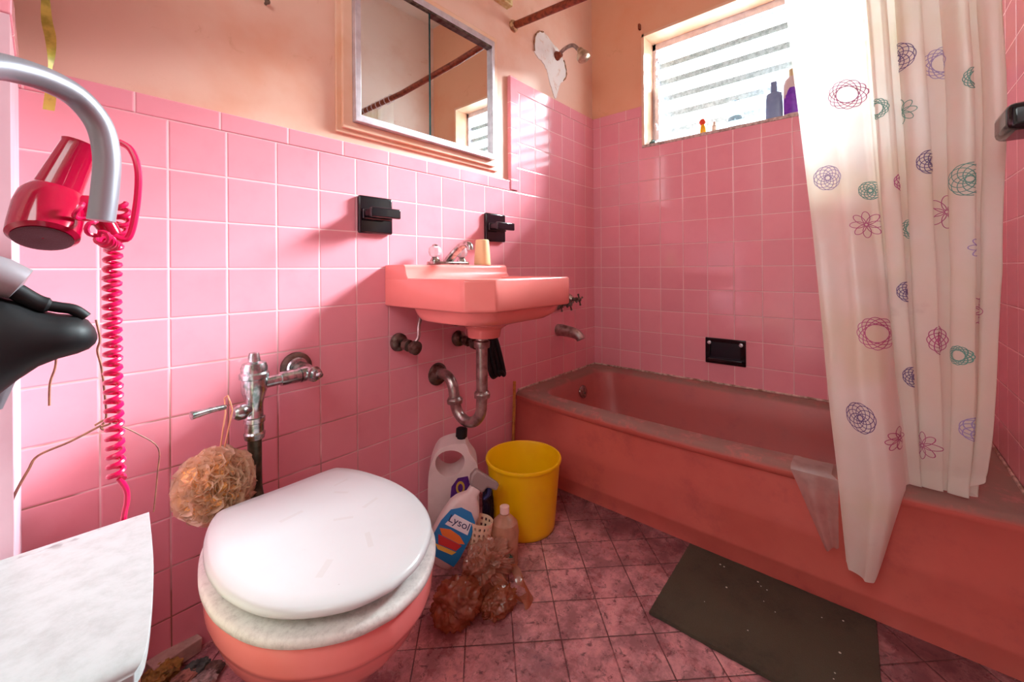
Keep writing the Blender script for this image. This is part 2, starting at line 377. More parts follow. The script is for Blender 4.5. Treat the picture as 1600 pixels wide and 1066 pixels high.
# shower head with patched plaster
g = G(); PN = [(-.515, 1.87), (-.512, 1.93), (-.49, 1.965), (-.455, 1.985), (-.41, 1.985), (-.37, 1.965), (-.33, 1.96), (-.29, 1.93), (-.262, 1.90), (-.25, 1.855), (-.27, 1.82), (-.30, 1.79), (-.325, 1.745), (-.345, 1.70), (-.375, 1.735), (-.40, 1.78), (-.42, 1.82), (-.45, 1.845), (-.485, 1.85)]
poly = [(p.x, p.y) for p in smooth_path([(a, b, 0) for a, b in PN+[PN[0]]], 4)[:-1]]
poly = [(a+.006*noise.noise((a*60, b*60, 0)), b+.006*noise.noise((a*60, b*60, 4))) for a, b in poly]
g.prism(poly, 'y', TH-.003, TH+.002)
mp = N('bare_white_plaster'); mp.col(mp.mix(mp.ramp(mp.noise(30, 6, .7), .56, .7), lin((244, 236, 230)), lin((226, 196, 176)))); mp.rough(.85); mp.bump(mp.noise(50, 6), .6, .003)
tag(obj('plaster_patch', g, mp.mat, smooth=False), 'ragged white bare plaster patch around the shower pipe', 'plaster patch')
mfl = simple('flaking_brown_paint', (186, 140, 104), .8, c2=(120, 80, 54), vscale=120)
for a, b, l_ in ((0, 14, 'upper left'), (30, 42, 'right')):
    g = G().tube([Vector((x, TH-.004, z)) for x, z in poly[a:b]], [.0025 if i % 3 else .0045 for i in range(b-a)], 6)
    tag(obj('paint_flake', g, mfl), 'brown peeling paint edge curling along the %s side of the bare plaster patch' % l_, 'paint flake')
sh = thing('wall_shower', 'old metal shower head on a short bent arm above the tub', 'shower', (-.335, TH, 1.915))
obj('flange', G().lathe([(.022, 0), (.021, .008), (.015, .018), (.012, .030), (.001, .030)], (-.335, TH-.002, 1.915), (0, -1, 0), 20), M['rust'], sh)
P = smooth_path([(-.335, 0, 1.915), (-.335, -.04, 1.935), (-.335, -.085, 1.935), (-.335, -.115, 1.905), (-.335, -.125, 1.89)], 6)
obj('shower_arm', G().tube(P, .009, 12), M['pipe'], sh)
obj('shower_head', G().lathe([(.001, -.012), (.013, -.010), (.016, 0), (.016, .008), (.025, .018), (.031, .032), (.030, .048), (.022, .054), (.001, .055)], (-.335, -.128, 1.893), (0, -.42, -.9), 24), simple('worn_brass', (216, 196, 168), .32, .7, c2=(150, 128, 104), vscale=40), sh)

# ------------------------------------------------------------ shower rod, curtain
rod = thing('curtain_rod', 'brown rusty shower curtain rod from wall to wall above the tub', 'curtain rod', (-.66, 0, 1.92))
obj('rod', G().tube([(-.66, 0, 1.922), (-.66, -.4, 1.89), (-.66, -.9, 1.87), (-.66, YD+.002, 1.88)], .0155, 16), M['rust'], rod)
obj('rod_flange', G().lathe([(.026, 0), (.025, .006), (.017, .014), (.001, .014)], (-.66, TH-.001, 1.922), (0, -1, 0), 16), simple('flange_paint', (222, 178, 130), .6, c2=(120, 60, 30), vscale=80), rod)
br = thing('wall_bracket', 'cream painted metal bracket on the wall above the mirror cabinet', 'bracket', (-.79, TH, 1.99))
g = G().box((-.86, .001, 1.975), (-.70, TH, 2.03)).box((-.86, -.022, 1.975), (-.70, .002, 1.984)).box((-.86, -.022, 1.984), (-.845, .002, 2.02)).box((-.715, -.022, 1.984), (-.70, .002, 2.02))
obj('bracket_channel', g, simple('cream_enamel', (230, 206, 150), .45, c2=(206, 160, 96), vscale=40), br, bevel=.002)

ZT = 1.845
def lerp(a, b, t): return a+(b-a)*t
def sstep(a, b, x):
    t = min(max((x-a)/(b-a), 0), 1); return t*t*(3-2*t)
SB = .42
def edge_l(z): return lerp(-1.118, -.985, min(max((z-.1)/1.5, 0), 1)**1.05)
def edge_m(z): return lerp(-1.222, -1.140, min(max((z-.34)/1.35, 0), 1)**.9) if z > .34 else lerp(-1.178, -1.222, (z-.13)/.21)
def edge_r(z):
    y = lerp(-1.345, -1.378, min(max((z-.35)/.5, 0), 1)); return y + .004*math.sin(z*9)
def zbot(s):
    if s < .32: return .130 + .02*(1-sstep(0, .04, s))
    if s < SB: return lerp(.130, .335, sstep(.32, SB+.02, s)**.7)
    return .338 + .055*sstep(.90, 1, s)**1.5
def curtain(s, t):
    zb = zbot(s); z = lerp(ZT, zb, t)
    if s < SB:
        q = s/SB; y = lerp(edge_l(z), edge_m(z), q)
    else:
        q = (s-SB)/(1-SB); y = lerp(edge_m(max(z, .34)), edge_r(z), q)
    h = (ZT-z)/1.55
    x = -.66
    out = 1-sstep(SB-.10, SB+.06, s)
    x -= out*.098*sstep(1.0, .42, z) - out*.012*sstep(.3, .05, z)*0
    damp = sstep(0, .25, h)*.35+.65
    if s < SB:
        x += .012*math.sin(q*PI*2.2+.6)*damp - .010*sstep(.85, 1, q)
        y += .004*math.sin(q*PI*4)
    else:
        ph = 2*PI*(4.1*q + .22*math.sin(5.5*q+.5)) + .5*math.sin(h*2.2+q*2)
        amp = (.019+.005*math.sin(q*11))*damp*(1-.62*sstep(1.1, .36, z))
        x += amp*math.sin(ph) - (.004 if z > .4 else 0) ; y += .012*math.sin(ph*2+.9)*sstep(0, .1, q)*sstep(1, .93, q)
        x += .012*sstep(.5, .36, z)
    x += .003*noise.noise((s*9, z*5, 1)); y += .002*noise.noise((s*9, z*4, 7))
    return Vector((x, y, z))
NS, NT = 220, 120
g = G(); g.v = [curtain(i/NS, j/NT) for j in range(NT+1) for i in range(NS+1)]
g.f = [(j*(NS+1)+i, j*(NS+1)+i+1, (j+1)*(NS+1)+i+1, (j+1)*(NS+1)+i) for j in range(NT) for i in range(NS)]; g.m = [0]*len(g.f)
def nrm(s, t):
    e = .004; a = curtain(min(s+e, 1), t)-curtain(max(s-e, 0), t); b = curtain(s, min(t+e, 1))-curtain(s, max(t-e, 0)); n_ = a.cross(b).normalized()
    return n_ if n_.dot(CAMF - curtain(s, t)) > 0 else -n_
CAMF = Vector((-2.0, -1.2, .9))
def arc(s):   # arc length across the cloth at mid height
    return s
_S = [0]
for i in range(400):
    _S.append(_S[-1] + (Vector((curtain((i+1)/400, .45).x, curtain((i+1)/400, .45).y, 0)) - Vector((curtain(i/400, .45).x, curtain(i/400, .45).y, 0))).length)
def s_of(a):
    a = min(max(a, 0), _S[-1]-1e-6); lo, hi = 0, 400
    while hi-lo > 1:
        mid = (lo+hi)//2
        if _S[mid] <= a: lo = mid
        else: hi = mid
    return (lo+(a-_S[lo])/max(_S[hi]-_S[lo], 1e-9))/400
def ribbon(cloth, mi, wdt=.0008):
    """draw a closed line in cloth space (arc length, height) as a thin printed strip on the curtain"""
    L = [];
    for a, z in cloth:
        s = s_of(a); t = (ZT-z)/(ZT-zbot(s))
        if t < 0 or t > 1: return
        L.append((s, t, a, z))
    k = len(g.v); n_ = len(L)
    for i in range(n_):
        a0, z0 = L[i-1][2], L[i-1][3]; a1, z1 = L[(i+1) % n_][2], L[(i+1) % n_][3]
        dx, dz = a1-a0, z1-z0; l = math.hypot(dx, dz) or 1; px, pz = -dz/l*wdt, dx/l*wdt
        for sg in (-1, 1):
            s = s_of(L[i][2]+px*sg); t = min(max((ZT-(L[i][3]+pz*sg))/(ZT-zbot(s)), 0), 1)
            g.v.append(curtain(s, t) + nrm(s, t)*.0012)
    for i in range(n_):
        j = (i+1) % n_; g.f.append((k+2*i, k+2*i+1, k+2*j+1, k+2*j)); g.m.append(mi)
def rosette(s, z, r, kind, mi):
    a0 = _S[int(s*400)]
    if kind == 0:      # overlapping circles round a hole
        n_ = 9
        for q in range(n_):
            c = 2*PI*q/n_; cx, cz = a0+.40*r*math.cos(c), z+.40*r*math.sin(c)
            ribbon([(cx+.58*r*math.cos(b*2*PI/26), cz+.58*r*math.sin(b*2*PI/26)) for b in range(26)], mi)
    elif kind == 1:    # flower of petals
        n_ = 8
        for q in range(n_):
            c = 2*PI*q/n_; L = []
            for b in range(26):
                u_ = 2*PI*b/26; px = .55*r+.45*r*math.cos(u_); pz = .24*r*math.sin(u_)
                L.append((a0+px*math.cos(c)-pz*math.sin(c), z+px*math.sin(c)+pz*math.cos(c)))
            ribbon(L, mi)
    else:              # nested ellipses
        for q in range(6):
            c = PI*q/6; L = []
            for b in range(30):
                u_ = 2*PI*b/30; px = r*math.cos(u_); pz = .55*r*math.sin(u_)
                L.append((a0+px*math.cos(c)-pz*math.sin(c), z+px*math.sin(c)+pz*math.cos(c)))
            ribbon(L, mi)
ROS = [(.13, 1.095, .040, 0, 1), (.19, .505, .042, 0, 2), (.30, 1.30, .046, 2, 3), (.33, .70, .046, 2, 3), (.33, .965, .04, 1, 3), (.37, 1.05, .028, 0, 4),
       (.47, 1.245, .03, 2, 4), (.51, 1.06, .03, 0, 3), (.50, .80, .03, 0, 2), (.56, .95, .03, 2, 4), (.60, 1.36, .042, 0, 2), (.60, 1.23, .035, 1, 4), (.66, 1.10, .035, 0, 2),
       (.74, 1.33, .045, 2, 1), (.74, .985, .046, 1, 3), (.70, .69, .045, 2, 3), (.83, 1.05, .045, 0, 4), (.86, .90, .03, 1, 1), (.85, 1.27, .03, 2, 4), (.92, .76, .046, 1, 3),
       (.62, .44, .04, 1, 3), (.40, .46, .03, 1, 3), (.82, .66, .026, 2, 4), (.86, .50, .035, 0, 1), (.50, .60, .03, 0, 2)]
for a in ROS: rosette(a[0], a[1], a[2]*.82, a[3], a[4])
mc = N('translucent_vinyl')
cn = mc.mix(mc.ramp(mc.noise(4, 4), .4, .7), lin((252, 249, 238)), lin((250, 238, 222)))
cn = mc.mix(mc.ramp(mc.noise(7, 5, .6), .66, .8, 0., .4), cn, lin((196, 178, 168)))
cn = mc.mix(mc.ramp(mc.noise(3, 3), .5, .7, 0., .7), cn, lin((240, 234, 200)))
df = mc.n('ShaderNodeBsdfDiffuse'); tl = mc.n('ShaderNodeBsdfTranslucent'); tp = mc.n('ShaderNodeBsdfTransparent'); gl = mc.n('ShaderNodeBsdfGlossy'); gl.inputs[1].default_value = .3
mc.set(df.inputs[0], cn); mc.set(tl.inputs[0], cn)
def msh(m, f, a, b):
    x = m.n('ShaderNodeMixShader'); m.set(x.inputs[0], f); m.nt.links.new(a, x.inputs[1]); m.nt.links.new(b, x.inputs[2]); return x.outputs[0]
a_ = msh(mc, .38, df.outputs[0], tl.outputs[0]); a_ = msh(mc, .05, a_, tp.outputs[0]); a_ = msh(mc, .05, a_, gl.outputs[0]); mc.nt.links.new(a_, mc.out.inputs[0])
def ink(n, c): return simple(n, c, .6)
inks = [ink('lilac_ink', (176, 162, 206)), ink('violet_ink', (112, 96, 140)), ink('magenta_ink', (190, 96, 140)), ink('teal_ink', (110, 168, 154))]
cur = thing('shower_curtain', 'translucent cream vinyl shower curtain printed with spirograph flowers, bunched at the right', 'shower curtain', (-.66, -1.2, .1))
obj('curtain_sheet', g, [mc.mat]+inks, cur, angle=180)
for i in range(9):
    y = lerp(-1.0, -1.385, i/8)
    obj('curtain_ring', G().tube([(-.66+.02*math.cos(a*PI/8), y, 1.872+.022*math.sin(a*PI/8)) for a in range(17)], .0018, 6), M['alu'], cur)
# torn liner scrap draped over the rim
g = G(); NX, NY = 14, 16
for j in range(NY+1):
    for i in range(NX+1):
        t = j/NY; s = i/NX
        yy = lerp(-1.0, -1.085, s) if t < .3 else lerp(lerp(-1.0, -1.075, (t-.3)/.7), -1.10, s)
        if t < .3: x = lerp(-.655, -.735, t/.3); z = .338
        else: x = -.737 - .012*math.sin((t-.3)*3); z = lerp(.335, .155+.02*s, (t-.3)/.7)
        g.v.append(Vector((x + .006*math.sin(s*9+t*3)*sstep(.3, .6, t), yy, z + .004*abs(noise.noise((s*4, t*4, 3))) * (1 if t < .3 else 0) + .002)))
g.f = [(j*(NX+1)+i, j*(NX+1)+i+1, (j+1)*(NX+1)+i+1, (j+1)*(NX+1)+i) for j in range(NY) for i in range(NX)]; g.m = [0]*len(g.f)
def film(name, c, alpha, rough=.3):
    m = N(name); d_ = m.n('ShaderNodeBsdfDiffuse'); t_ = m.n('ShaderNodeBsdfTranslucent'); p_ = m.n('ShaderNodeBsdfTransparent'); l_ = m.n('ShaderNodeBsdfGlossy'); l_.inputs[1].default_value = rough
    cc = m.mix(m.ramp(m.noise(30, 4), .4, .7), lin(c), tuple(v*.8 for v in lin(c)[:3])+(1,))
    m.set(d_.inputs[0], cc); m.set(t_.inputs[0], cc); m.set(p_.inputs[0], tuple(.3+.7*v for v in lin(c)[:3])+(1,))
    a = msh(m, .4, d_.outputs[0], t_.outputs[0]); a = msh(m, alpha, a, p_.outputs[0]); a = msh(m, .08, a, l_.outputs[0]); m.nt.links.new(a, m.out.inputs[0]); return m.mat
tag(obj('liner_scrap', g, film('clear_liner', (226, 200, 192), .5)), 'torn clear plastic liner draped over the tub rim beside the curtain', 'plastic liner')

# ------------------------------------------------------------ medicine cabinet
cab = thing('medicine_cabinet', 'metal framed medicine cabinet with two sliding mirrors above the sink', 'medicine cabinet', (-1.11, TH, 1.27))
X0, X1, Z0, Z1 = -1.413, -.818, 1.300, 1.775
obj('surround', frame_ring(G(), X0-.045, X1+.045, Z0-.035, Z1+.04, .045, .045, .035, .04, .003, TH), M['casing'], cab, bevel=.002)
obj('surround_step', frame_ring(G(), X0-.030, X1+.018, Z0-.022, Z1+.03, .030, .018, .022, .03, -.008, .004), M['casing'], cab, bevel=.002)
FY = -.026
obj('cabinet_frame', frame_ring(G(), X0, X1, Z0, Z1, .018, .014, .022, .022, FY, TH), M['alu'], cab, bevel=.002)
mm = N('mirror'); mm.col(lin((232, 236, 236))); mm.b.inputs['Metallic'].default_value = 1; mm.rough(.02)
mt_edge = simple('mirror_green_edge', (20, 62, 62), .15)
xm = -1.140
obj('mirror_panel', G().box((X0+.016, -.018, Z0+.02), (xm, -.014, Z1-.02)), mm.mat, cab, smooth=False)
obj('mirror_panel', G().box((xm-.04, -.010, Z0+.02), (X1-.012, -.006, Z1-.02)), mm.mat, cab, smooth=False)
obj('mirror_edge', G().box((xm-.0005, -.0185, Z0+.02), (xm+.0065, -.0095, Z1-.02)), mt_edge, cab, smooth=False)
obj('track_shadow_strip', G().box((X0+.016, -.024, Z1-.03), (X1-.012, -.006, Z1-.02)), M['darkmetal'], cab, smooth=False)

# ------------------------------------------------------------ black ceramic holders
def holder(x, lab, kind):
    t = thing('ceramic_holder', lab, 'holder', (x, 0, 1.03))
    obj('back_plate', G().prism([(x-.057, .972), (x+.057, .972), (x+.057, 1.086), (x-.057, 1.086)], 'y', -.016, .001), M['black'], t, bevel=.006)
    obj('shelf', G().box((x-.05, -.026, 1.014), (x+.05, -.012, 1.046)).box((x-.046, -.062, 1.020), (x+.046, -.014, 1.042)).box((x-.05, -.072, 1.016), (x+.05, -.056, 1.046)), M['black'], t, bevel=.004)
holder(-1.342, 'black ceramic toothbrush holder on pink tile, the one farther from the tub', 0)
holder(-.805, 'black ceramic toothbrush holder on pink tile, the one nearer the tub', 1)
sd = thing('soap_dish', 'black ceramic recessed soap dish in the window wall above the tub', 'soap dish', (0, -.665, .48))
g = G()
for a, b in (((-.008, -.748, .425), (.002, -.582, .447)), ((-.008, -.748, .522), (.002, -.582, .540)), ((-.008, -.748, .44), (.002, -.726, .53)), ((-.008, -.604, .44), (.002, -.582, .53))): g.box(a, b)
obj('dish_frame', g, M['black'], sd, bevel=.003)
obj('dish_recess', G().box((-.001, -.73, .44), (.001, -.60, .53)), simple('black_recess', (10, 10, 26), .25), sd)
obj('dish_lip', G().box((-.022, -.735, .440), (-.004, -.595, .450)), M['black'], sd, bevel=.003)
for y in (-.600, -.730): obj('dish_knob', G().lathe([(.008, 0), (.008, .004), (.002, .006)], (-.008, y, .519), (-1, 0, 0), 10), M['alu'], sd)
tb = thing('towel_bracket', 'black ceramic towel bar bracket on the right wall at the picture edge', 'bracket', (-.79, YD, 1.13))
obj('bracket_arm', G().box((-.86, YD, 1.108), (-.745, -1.352, 1.158)), M['black'], tb, bevel=.012)
obj('bracket_plate', G().box((-.90, YD, 1.08), (-.76, YD+.012, 1.19)), M['black'], tb, bevel=.005)

# ------------------------------------------------------------ sink
SX0, SX1, SY, ZB, ZRIM, ZBS = -1.306, -.846, -.430, .748, .835, .876
ccx, ccy = -1.076, -.235
octo = [(SX0, 0), (SX0, -.372), (-1.248, SY), (-.904, SY), (SX1, -.372), (SX1, 0)]
def poly_ring(poly, z, inset=0):
    c = Vector((ccx, ccy)); out = []
    for a in ANG:
        d = Vector((math.cos(a), math.sin(a))); best = None
        for i in range(len(poly)):
            p = Vector(poly[i]); q = Vector(poly[(i+1) % len(poly)]); e = q-p; den = d.x*e.y-d.y*e.x
            if abs(den) < 1e-9: continue
            t = ((p.x-c.x)*e.y-(p.y-c.y)*e.x)/den; u_ = ((p.x-c.x)*d.y-(p.y-c.y)*d.x)/den
            if t > 0 and -1e-6 <= u_ <= 1+1e-6: best = t if best is None else min(best, t)
        out.append(Vector((c.x+d.x*best, c.y+d.y*best, z)))
    return out
ANG = sorted(set([round(2*PI*k/64-PI, 5) for k in range(64)] + [round(math.atan2(y-ccy, x-ccx), 5) for x, y in octo]))
def ell(ax, ay, z, cx=ccx, cy=-.235, e=2.6):
    return [Vector((cx+ax*math.copysign(abs(math.cos(a))**(2/e), math.cos(a)), cy+ay*math.copysign(abs(math.sin(a))**(2/e), math.sin(a)), z)) for a in ANG]
def inset(poly, d): return [(x+(d if x < ccx else -d), y+(d if y < -.3 else 0)) for x, y in poly]
rings = [ell(.052, .052, .640, cy=-.212, e=2), ell(.056, .056, .668, cy=-.214, e=2), ell(.070, .070, .682, cy=-.218), ell(.135, .120, .697, cx=ccx-.025, cy=-.230, e=3), ell(.180, .160, .706, cx=ccx-.012, cy=-.230, e=3.5), ell(.198, .176, .722, cy=-.232, e=4), ell(.206, .183, .742, cy=-.232, e=4),
         poly_ring(inset(octo, .016), .746), poly_ring(inset(octo, .004), .746), poly_ring(octo, .752), poly_ring(octo, .830), poly_ring(inset(octo, .004), .835), poly_ring(inset(octo, .012), .835),
         ell(.205, .165, .832, cy=-.245, e=4), ell(.19, .15, .80, cy=-.25, e=3.5), ell(.15, .12, .73, cy=-.25), ell(.05, .05, .69, cy=-.235)]
sink = thing('wall_sink', 'salmon pink wall-hung porcelain sink with clipped front corners', 'sink', (-1.076, 0, .64))
g = G().loft(rings)
L = [(0, .748), (0, ZBS-.001), (-.012, ZBS), (-.100, ZBS), (-.108, ZBS-.006), (-.112, ZBS-.03), (-.122, .834), (-.122, .748)]
g.prism(L, 'x', SX0+.0005, SX1-.0005)
obj('basin', g, M['sink'], sink, bevel=.004, angle=45)
f = thing('sink_faucet', 'chrome sink faucet with clear crystal knobs on the back ledge', 'faucet', (-1.086, -.045, ZBS))
g = G().prism([(-1.165, -.070), (-1.15, -.078), (-1.02, -.078), (-1.005, -.070), (-1.0, -.045), (-1.01, -.022), (-1.16, -.022), (-1.17, -.045)], 'z', ZBS-.001, ZBS+.012)
obj('faucet_base', g, M['chrome'], f, bevel=.004)
P = smooth_path([(-1.086, -.045, ZBS+.008), (-1.086, -.065, ZBS+.028), (-1.086, -.115, ZBS+.062), (-1.086, -.145, ZBS+.068), (-1.086, -.158, ZBS+.062), (-1.086, -.161, ZBS+.048)], 5)
obj('spout', G().tube(P, [.017-.006*min(1, i/15) for i in range(len(P))], 16), M['chrome'], f)
cg = N('crystal_acrylic'); cg.col((.95, .95, .98, 1)); cg.rough(.08); cg.b.inputs['Transmission Weight'].default_value = .65; cg.b.inputs['IOR'].default_value = 1.45
for x in (-1.145, -1.025):
    obj('knob_stem', G().lathe([(.018, 0), (.017, .006), (.011, .016), (.009, .020)], (x, -.05, ZBS+.010), (0, 0, 1), 18), M['chrome'], f)
    kn = obj('crystal_knob', G().lathe([(.009, .018), (.019, .024), (.023, .036), (.021, .050), (.012, .056), (.001, .057)], (x, -.05, ZBS+.008), (0, 0, 1), 10), cg.mat, f, smooth=False)
    obj('knob_cap', G().lathe([(.010, .055), (.010, .060), (.003, .063)], (x, -.05, ZBS+.008), (0, 0, 1), 12), M['chrome'], kn)
g = G().lathe([(.030, 0), (.031, .004), (.0305, .008), (.027, .060), (.0245, .092), (.022, .094), (.001, .094)], (-.945, -.075, ZBS), (0, 0, 1), 32)
tag(obj('plastic_tumbler', g, simple('cream_plastic', (240, 216, 160), .4)), 'cream plastic tumbler turned upside down on the sink ledge', 'cup')
# drain trap
trap = thing('drain_trap', 'tarnished metal sink drain pipe with U-shaped trap to the wall', 'drain pipe', (-1.085, -.205, .36))
obj('tailpiece', G().tube([(-1.082, -.208, .641), (-1.082, -.208, .44)], .0185, 20).lathe([(.025, 0), (.026, .003), (.026, .020), (.020, .024)], (-1.082, -.208, .606), (0, 0, 1)), M['pipe'], trap)
P = [(-1.082, -.208, .462)] + [(-1.086-.002*k, -.208+.052*(1-math.cos(PI*k/10)), .408-.052*math.sin(PI*k/10)) for k in range(11)] + [(-1.108, -.10, .44), (-1.108, -.094, .465), (-1.106, -.075, .488), (-1.102, -.045, .496), (-1.10, -.002, .494)]
obj('trap_bend', G().tube(smooth_path(P, 3), .0178, 18), M['pipe'], trap)
for p, ax in (((-1.082, -.208, .452), (0, 0, 1)), ((-1.108, -.1035, .418), (0, .05, 1))):
    obj('slip_nut', G().lathe([(.020, -.010), (.026, -.008), (.027, .004), (.022, .012), (.019, .014)], p, ax, 10), M['pipe'], trap)
obj('wall_flange', G().lathe([(.040, 0), (.039, .006), (.030, .012), (.020, .016), (.018, .022)], (-1.10, -.001, .490), (0, -1, 0), 26), M['darkmetal'], trap)
def stop_valve(x, z, lab):
    t = thing('supply_valve', lab, 'valve', (x, 0, z))
    obj('escutcheon', G().lathe([(.027, 0), (.030, .006), (.028, .018), (.018, .026), (.010, .028)], (x, 0, z), (0, -1, 0)), M['darkmetal'], t)
    obj('valve_body', G().lathe([(.009, .02), (.009, .035), (.018, .038), (.019, .058), (.010, .062), (.010, .075), (.021, .078), (.022, .094), (.014, .100), (.001, .101)], (x, 0, z), (0.1, -1, -.12), 18), M['darkmetal'], t)
    obj('supply_tube', G().tube(smooth_path([(x+.006, -.075, z), (x+.018, -.088, z+.02), (x+.022, -.088, z+.06), (x+.045, -.08, z+.115)], 6), .0055, 10), M['pipe'], t)
stop_valve(-1.262, .626, 'round tarnished supply valve on the wall under the left of the sink')
stop_valve(-1.005, .605, 'tarnished supply valve with lever, behind the sink drain pipe')
g = G()
for k in range(4):
    a = k*.006; g.tube(smooth_path([(-.975+a, -.12+a, .70), (-.975+a*2, -.12-a, .60), (-.965+a*3, -.13-a, .50-a), (-.945+a, -.13-a, .47+a), (-.925-a, -.125, .50), (-.935-a, -.115, .58), (-.955-a, -.10, .70)], 6), .0085, 8)
tag(obj('hanging_hose', g, M['blackmatte']), 'looped black hose hanging down behind the sink drain', 'hose')

# ------------------------------------------------------------ toilet
TX, TYB = -1.687, -.212
half = [(0, 0), (.10, 0), (.125, .013), (.150, .065), (.167, .135), (.1715, .195), (.166, .255), (.145, .32), (.108, .371), (.055, .409), (0, .422)]
hp = smooth_path([(a, b, 0) for a, b in half], 5)
out2 = [(p.x, -p.y) for p in hp] + [(-p.x, -p.y) for p in reversed(hp[1:-1])]
def egg(scale, z, grow=0, dy=0, sx=1.):
    c = Vector((0, -.2)); R_ = []
    for x, y in out2:
        v = Vector((x*sx, y)) - c; v = v*scale; l = v.length or 1; v = v*(1+grow/l) + c
        R_.append(Vector((TX+v.x, TYB+v.y+dy, z)))
    return R_
toi = thing('toilet', 'salmon pink toilet with worn white lid and flush valve pipe', 'toilet', (TX, -.4, 0))
g = G().loft([egg(.50, 0, 0, .06), egg(.50, .02, 0, .06), egg(.46, .10, 0, .05), egg(.58, .17, 0, .035), egg(.82, .235, 0, .012), egg(.92, .268, 0, .006), egg(.965, .292, 0, .003), egg(.975, .302), egg(.998, .306), egg(1.005, .312), egg(1.005, .342), egg(.99, .350), egg(.72, .350), egg(.66, .33), egg(.5, .2), egg(.2, .14)])
obj('bowl', g, M['bowl'], toi, angle=50)
obj('spud', G().box((TX-.10, -.225, .20), (TX+.10, -.14, .338)), M['bowl'], toi, bevel=.02)
ms = N('dusty_white_seat'); ms.col(ms.mix(ms.ramp(ms.noise(60, 8, .75), .40, .80, 0., .7), lin((230, 227, 222)), lin((160, 153, 147)))); ms.rough(.5)
g = G().loft([egg(1.0, .350, .002), egg(1.0, .354, .007), egg(1.0, .362, .007), egg(1.0, .367, .002), egg(.74, .367), egg(.70, .360), egg(.72, .350)])
obj('seat', g, ms.mat, toi, angle=60)
ml = N('white_lid_enamel')
tc = ml.n('ShaderNodeTexCoord').outputs['Object']
base = ml.mix(ml.ramp(ml.noise(5, 5), .5, .8, 0., .4), lin((214, 218, 218)), lin((200, 203, 201)))
sp_ = ml.ramp(ml.noise(60, 6, .75), .68, .74, 0., .55); base = ml.mix(sp_, base, lin((150, 146, 142)))
for (mx, my, ang, lx, ly) in ((-1.72, -.35, .1, .022, .0045), (-1.66, -.52, 1.2, .022, .005), (-1.60, -.42, .3, .020, .004), (-1.62, -.34, -.9, .016, .004), (-1.66, -.43, -.6, .018, .004), (-1.60, -.30, .2, .018, .003), (-1.74, -.53, .7, .02, .006)):
    mpn = ml.n('ShaderNodeMapping'); mpn.vector_type = 'TEXTURE'; mpn.inputs['Location'].default_value = (mx, my, 0); mpn.inputs['Rotation'].default_value = (0, 0, ang)
    ml.set(mpn.inputs[0], ml.pos()); sx_ = ml.n('ShaderNodeSeparateXYZ'); ml.set(sx_.inputs[0], mpn.outputs[0])
    k = ml.math('MULTIPLY', ml.ramp(ml.math('ABSOLUTE', sx_.outputs[0]), lx, lx*.9), ml.ramp(ml.math('ABSOLUTE', sx_.outputs[1]), ly, ly*.8))
    base = ml.mix(ml.math('MULTIPLY', k, .28), base, lin((196, 192, 184)))
ml.col(base); ml.rough(.28)
g = G().loft([egg(1, .385, -.010), egg(1, .3865, -.003), egg(1, .390, 0), egg(1, .396, -.002), egg(1, .400, -.008), egg(1, .402, -.03), egg(.5, .403)])
obj('lid', g, ml.mat, toi, angle=60)
for s in (-1, 1):
    obj('hinge', G().lathe([(.012, 0), (.012, .03)], (TX+s*.07, TYB+.01, .352), (0, 0, 1), 14), ms.mat, toi)
    obj('lid_bumper', G().lathe([(.008, 0), (.008, .017)], (TX+s*.10, TYB-.30, .369), (0, 0, 1), 10), ms.mat, toi)
# flush valve (flushometer)
fx, fy = -1.703, -.095
fv = thing('flush_valve', 'corroded chrome flush valve with lever on the wall behind the toilet', 'flush valve', (fx, fy, .34))
obj('valve_cap', G().lathe([(.001, .118), (.010, .117), (.012, .108), (.013, .098), (.024, .094), (.027, .084), (.027, .074), (.030, .070), (.030, .060), (.027, .058), (.001, .057)], (fx, fy, .555), (0, 0, 1), 26), M['chromeg'], fv)
obj('valve_body', G().lathe([(.001, .055), (.026, .056), (.026, .026), (.021, .010), (.018, -.004), (.018, -.030), (.019, -.034), (.022, -.036), (.022, -.046), (.019, -.048), (.019, -.068), (.022, -.072), (.020, -.084), (.014, -.088)], (fx, fy, .560), (0, 0, 1), 26), M['chromeg'], fv)
obj('flush_pipe', G().tube(smooth_path([(fx, fy, .48), (fx, fy, .40), (fx, fy-.005, .355), (fx+.003, fy-.03, .325), (fx+.004, fy-.06, .315)], 5), .0145, 16), simple('green_tarnished_pipe', (104, 104, 84), .35, .7, c2=(60, 74, 60), vscale=40), fv)
obj('inlet_arm', G().tube([(fx+.015, fy, .598), (fx+.055, fy, .600), (fx+.056, fy, .600), (fx+.10, fy, .601)], [.013, .013, .017, .017], 16), M['chromeg'], fv)
g = G().tube(smooth_path([(fx+.10, fy, .601), (fx+.118, fy+.004, .602), (fx+.126, fy+.03, .602), (fx+.127, -.01, .602)], 5), [.019]*16, 18).lathe([(.034, 0), (.034, .006), (.024, .02)], (fx+.127, 0, .602), (0, -1, 0), 24)
st = obj('stop_body', g, M['chromeg'], fv)
obj('stop_cap', G().lathe([(.018, -.004), (.019, .016), (.013, .018), (.013, .028), (.007, .030), (.006, .040), (.001, .042)], (fx+.124, fy-.004, .601), (.25, -1, 0), 18), M['chromeg'], st)
obj('stop_flange', G().lathe([(.040, 0), (.039, .008), (.028, .014)], (fx+.127, -.001, .602), (0, -1, 0), 24), M['darkmetal'], st)
hd = obj('lever_socket', G().lathe([(.010, .012), (.014, .020), (.017, .026), (.017, .038), (.013, .044), (.010, .048)], (fx, fy-.005, .545), (-1, -.25, .05), 18), M['chromeg'], fv)
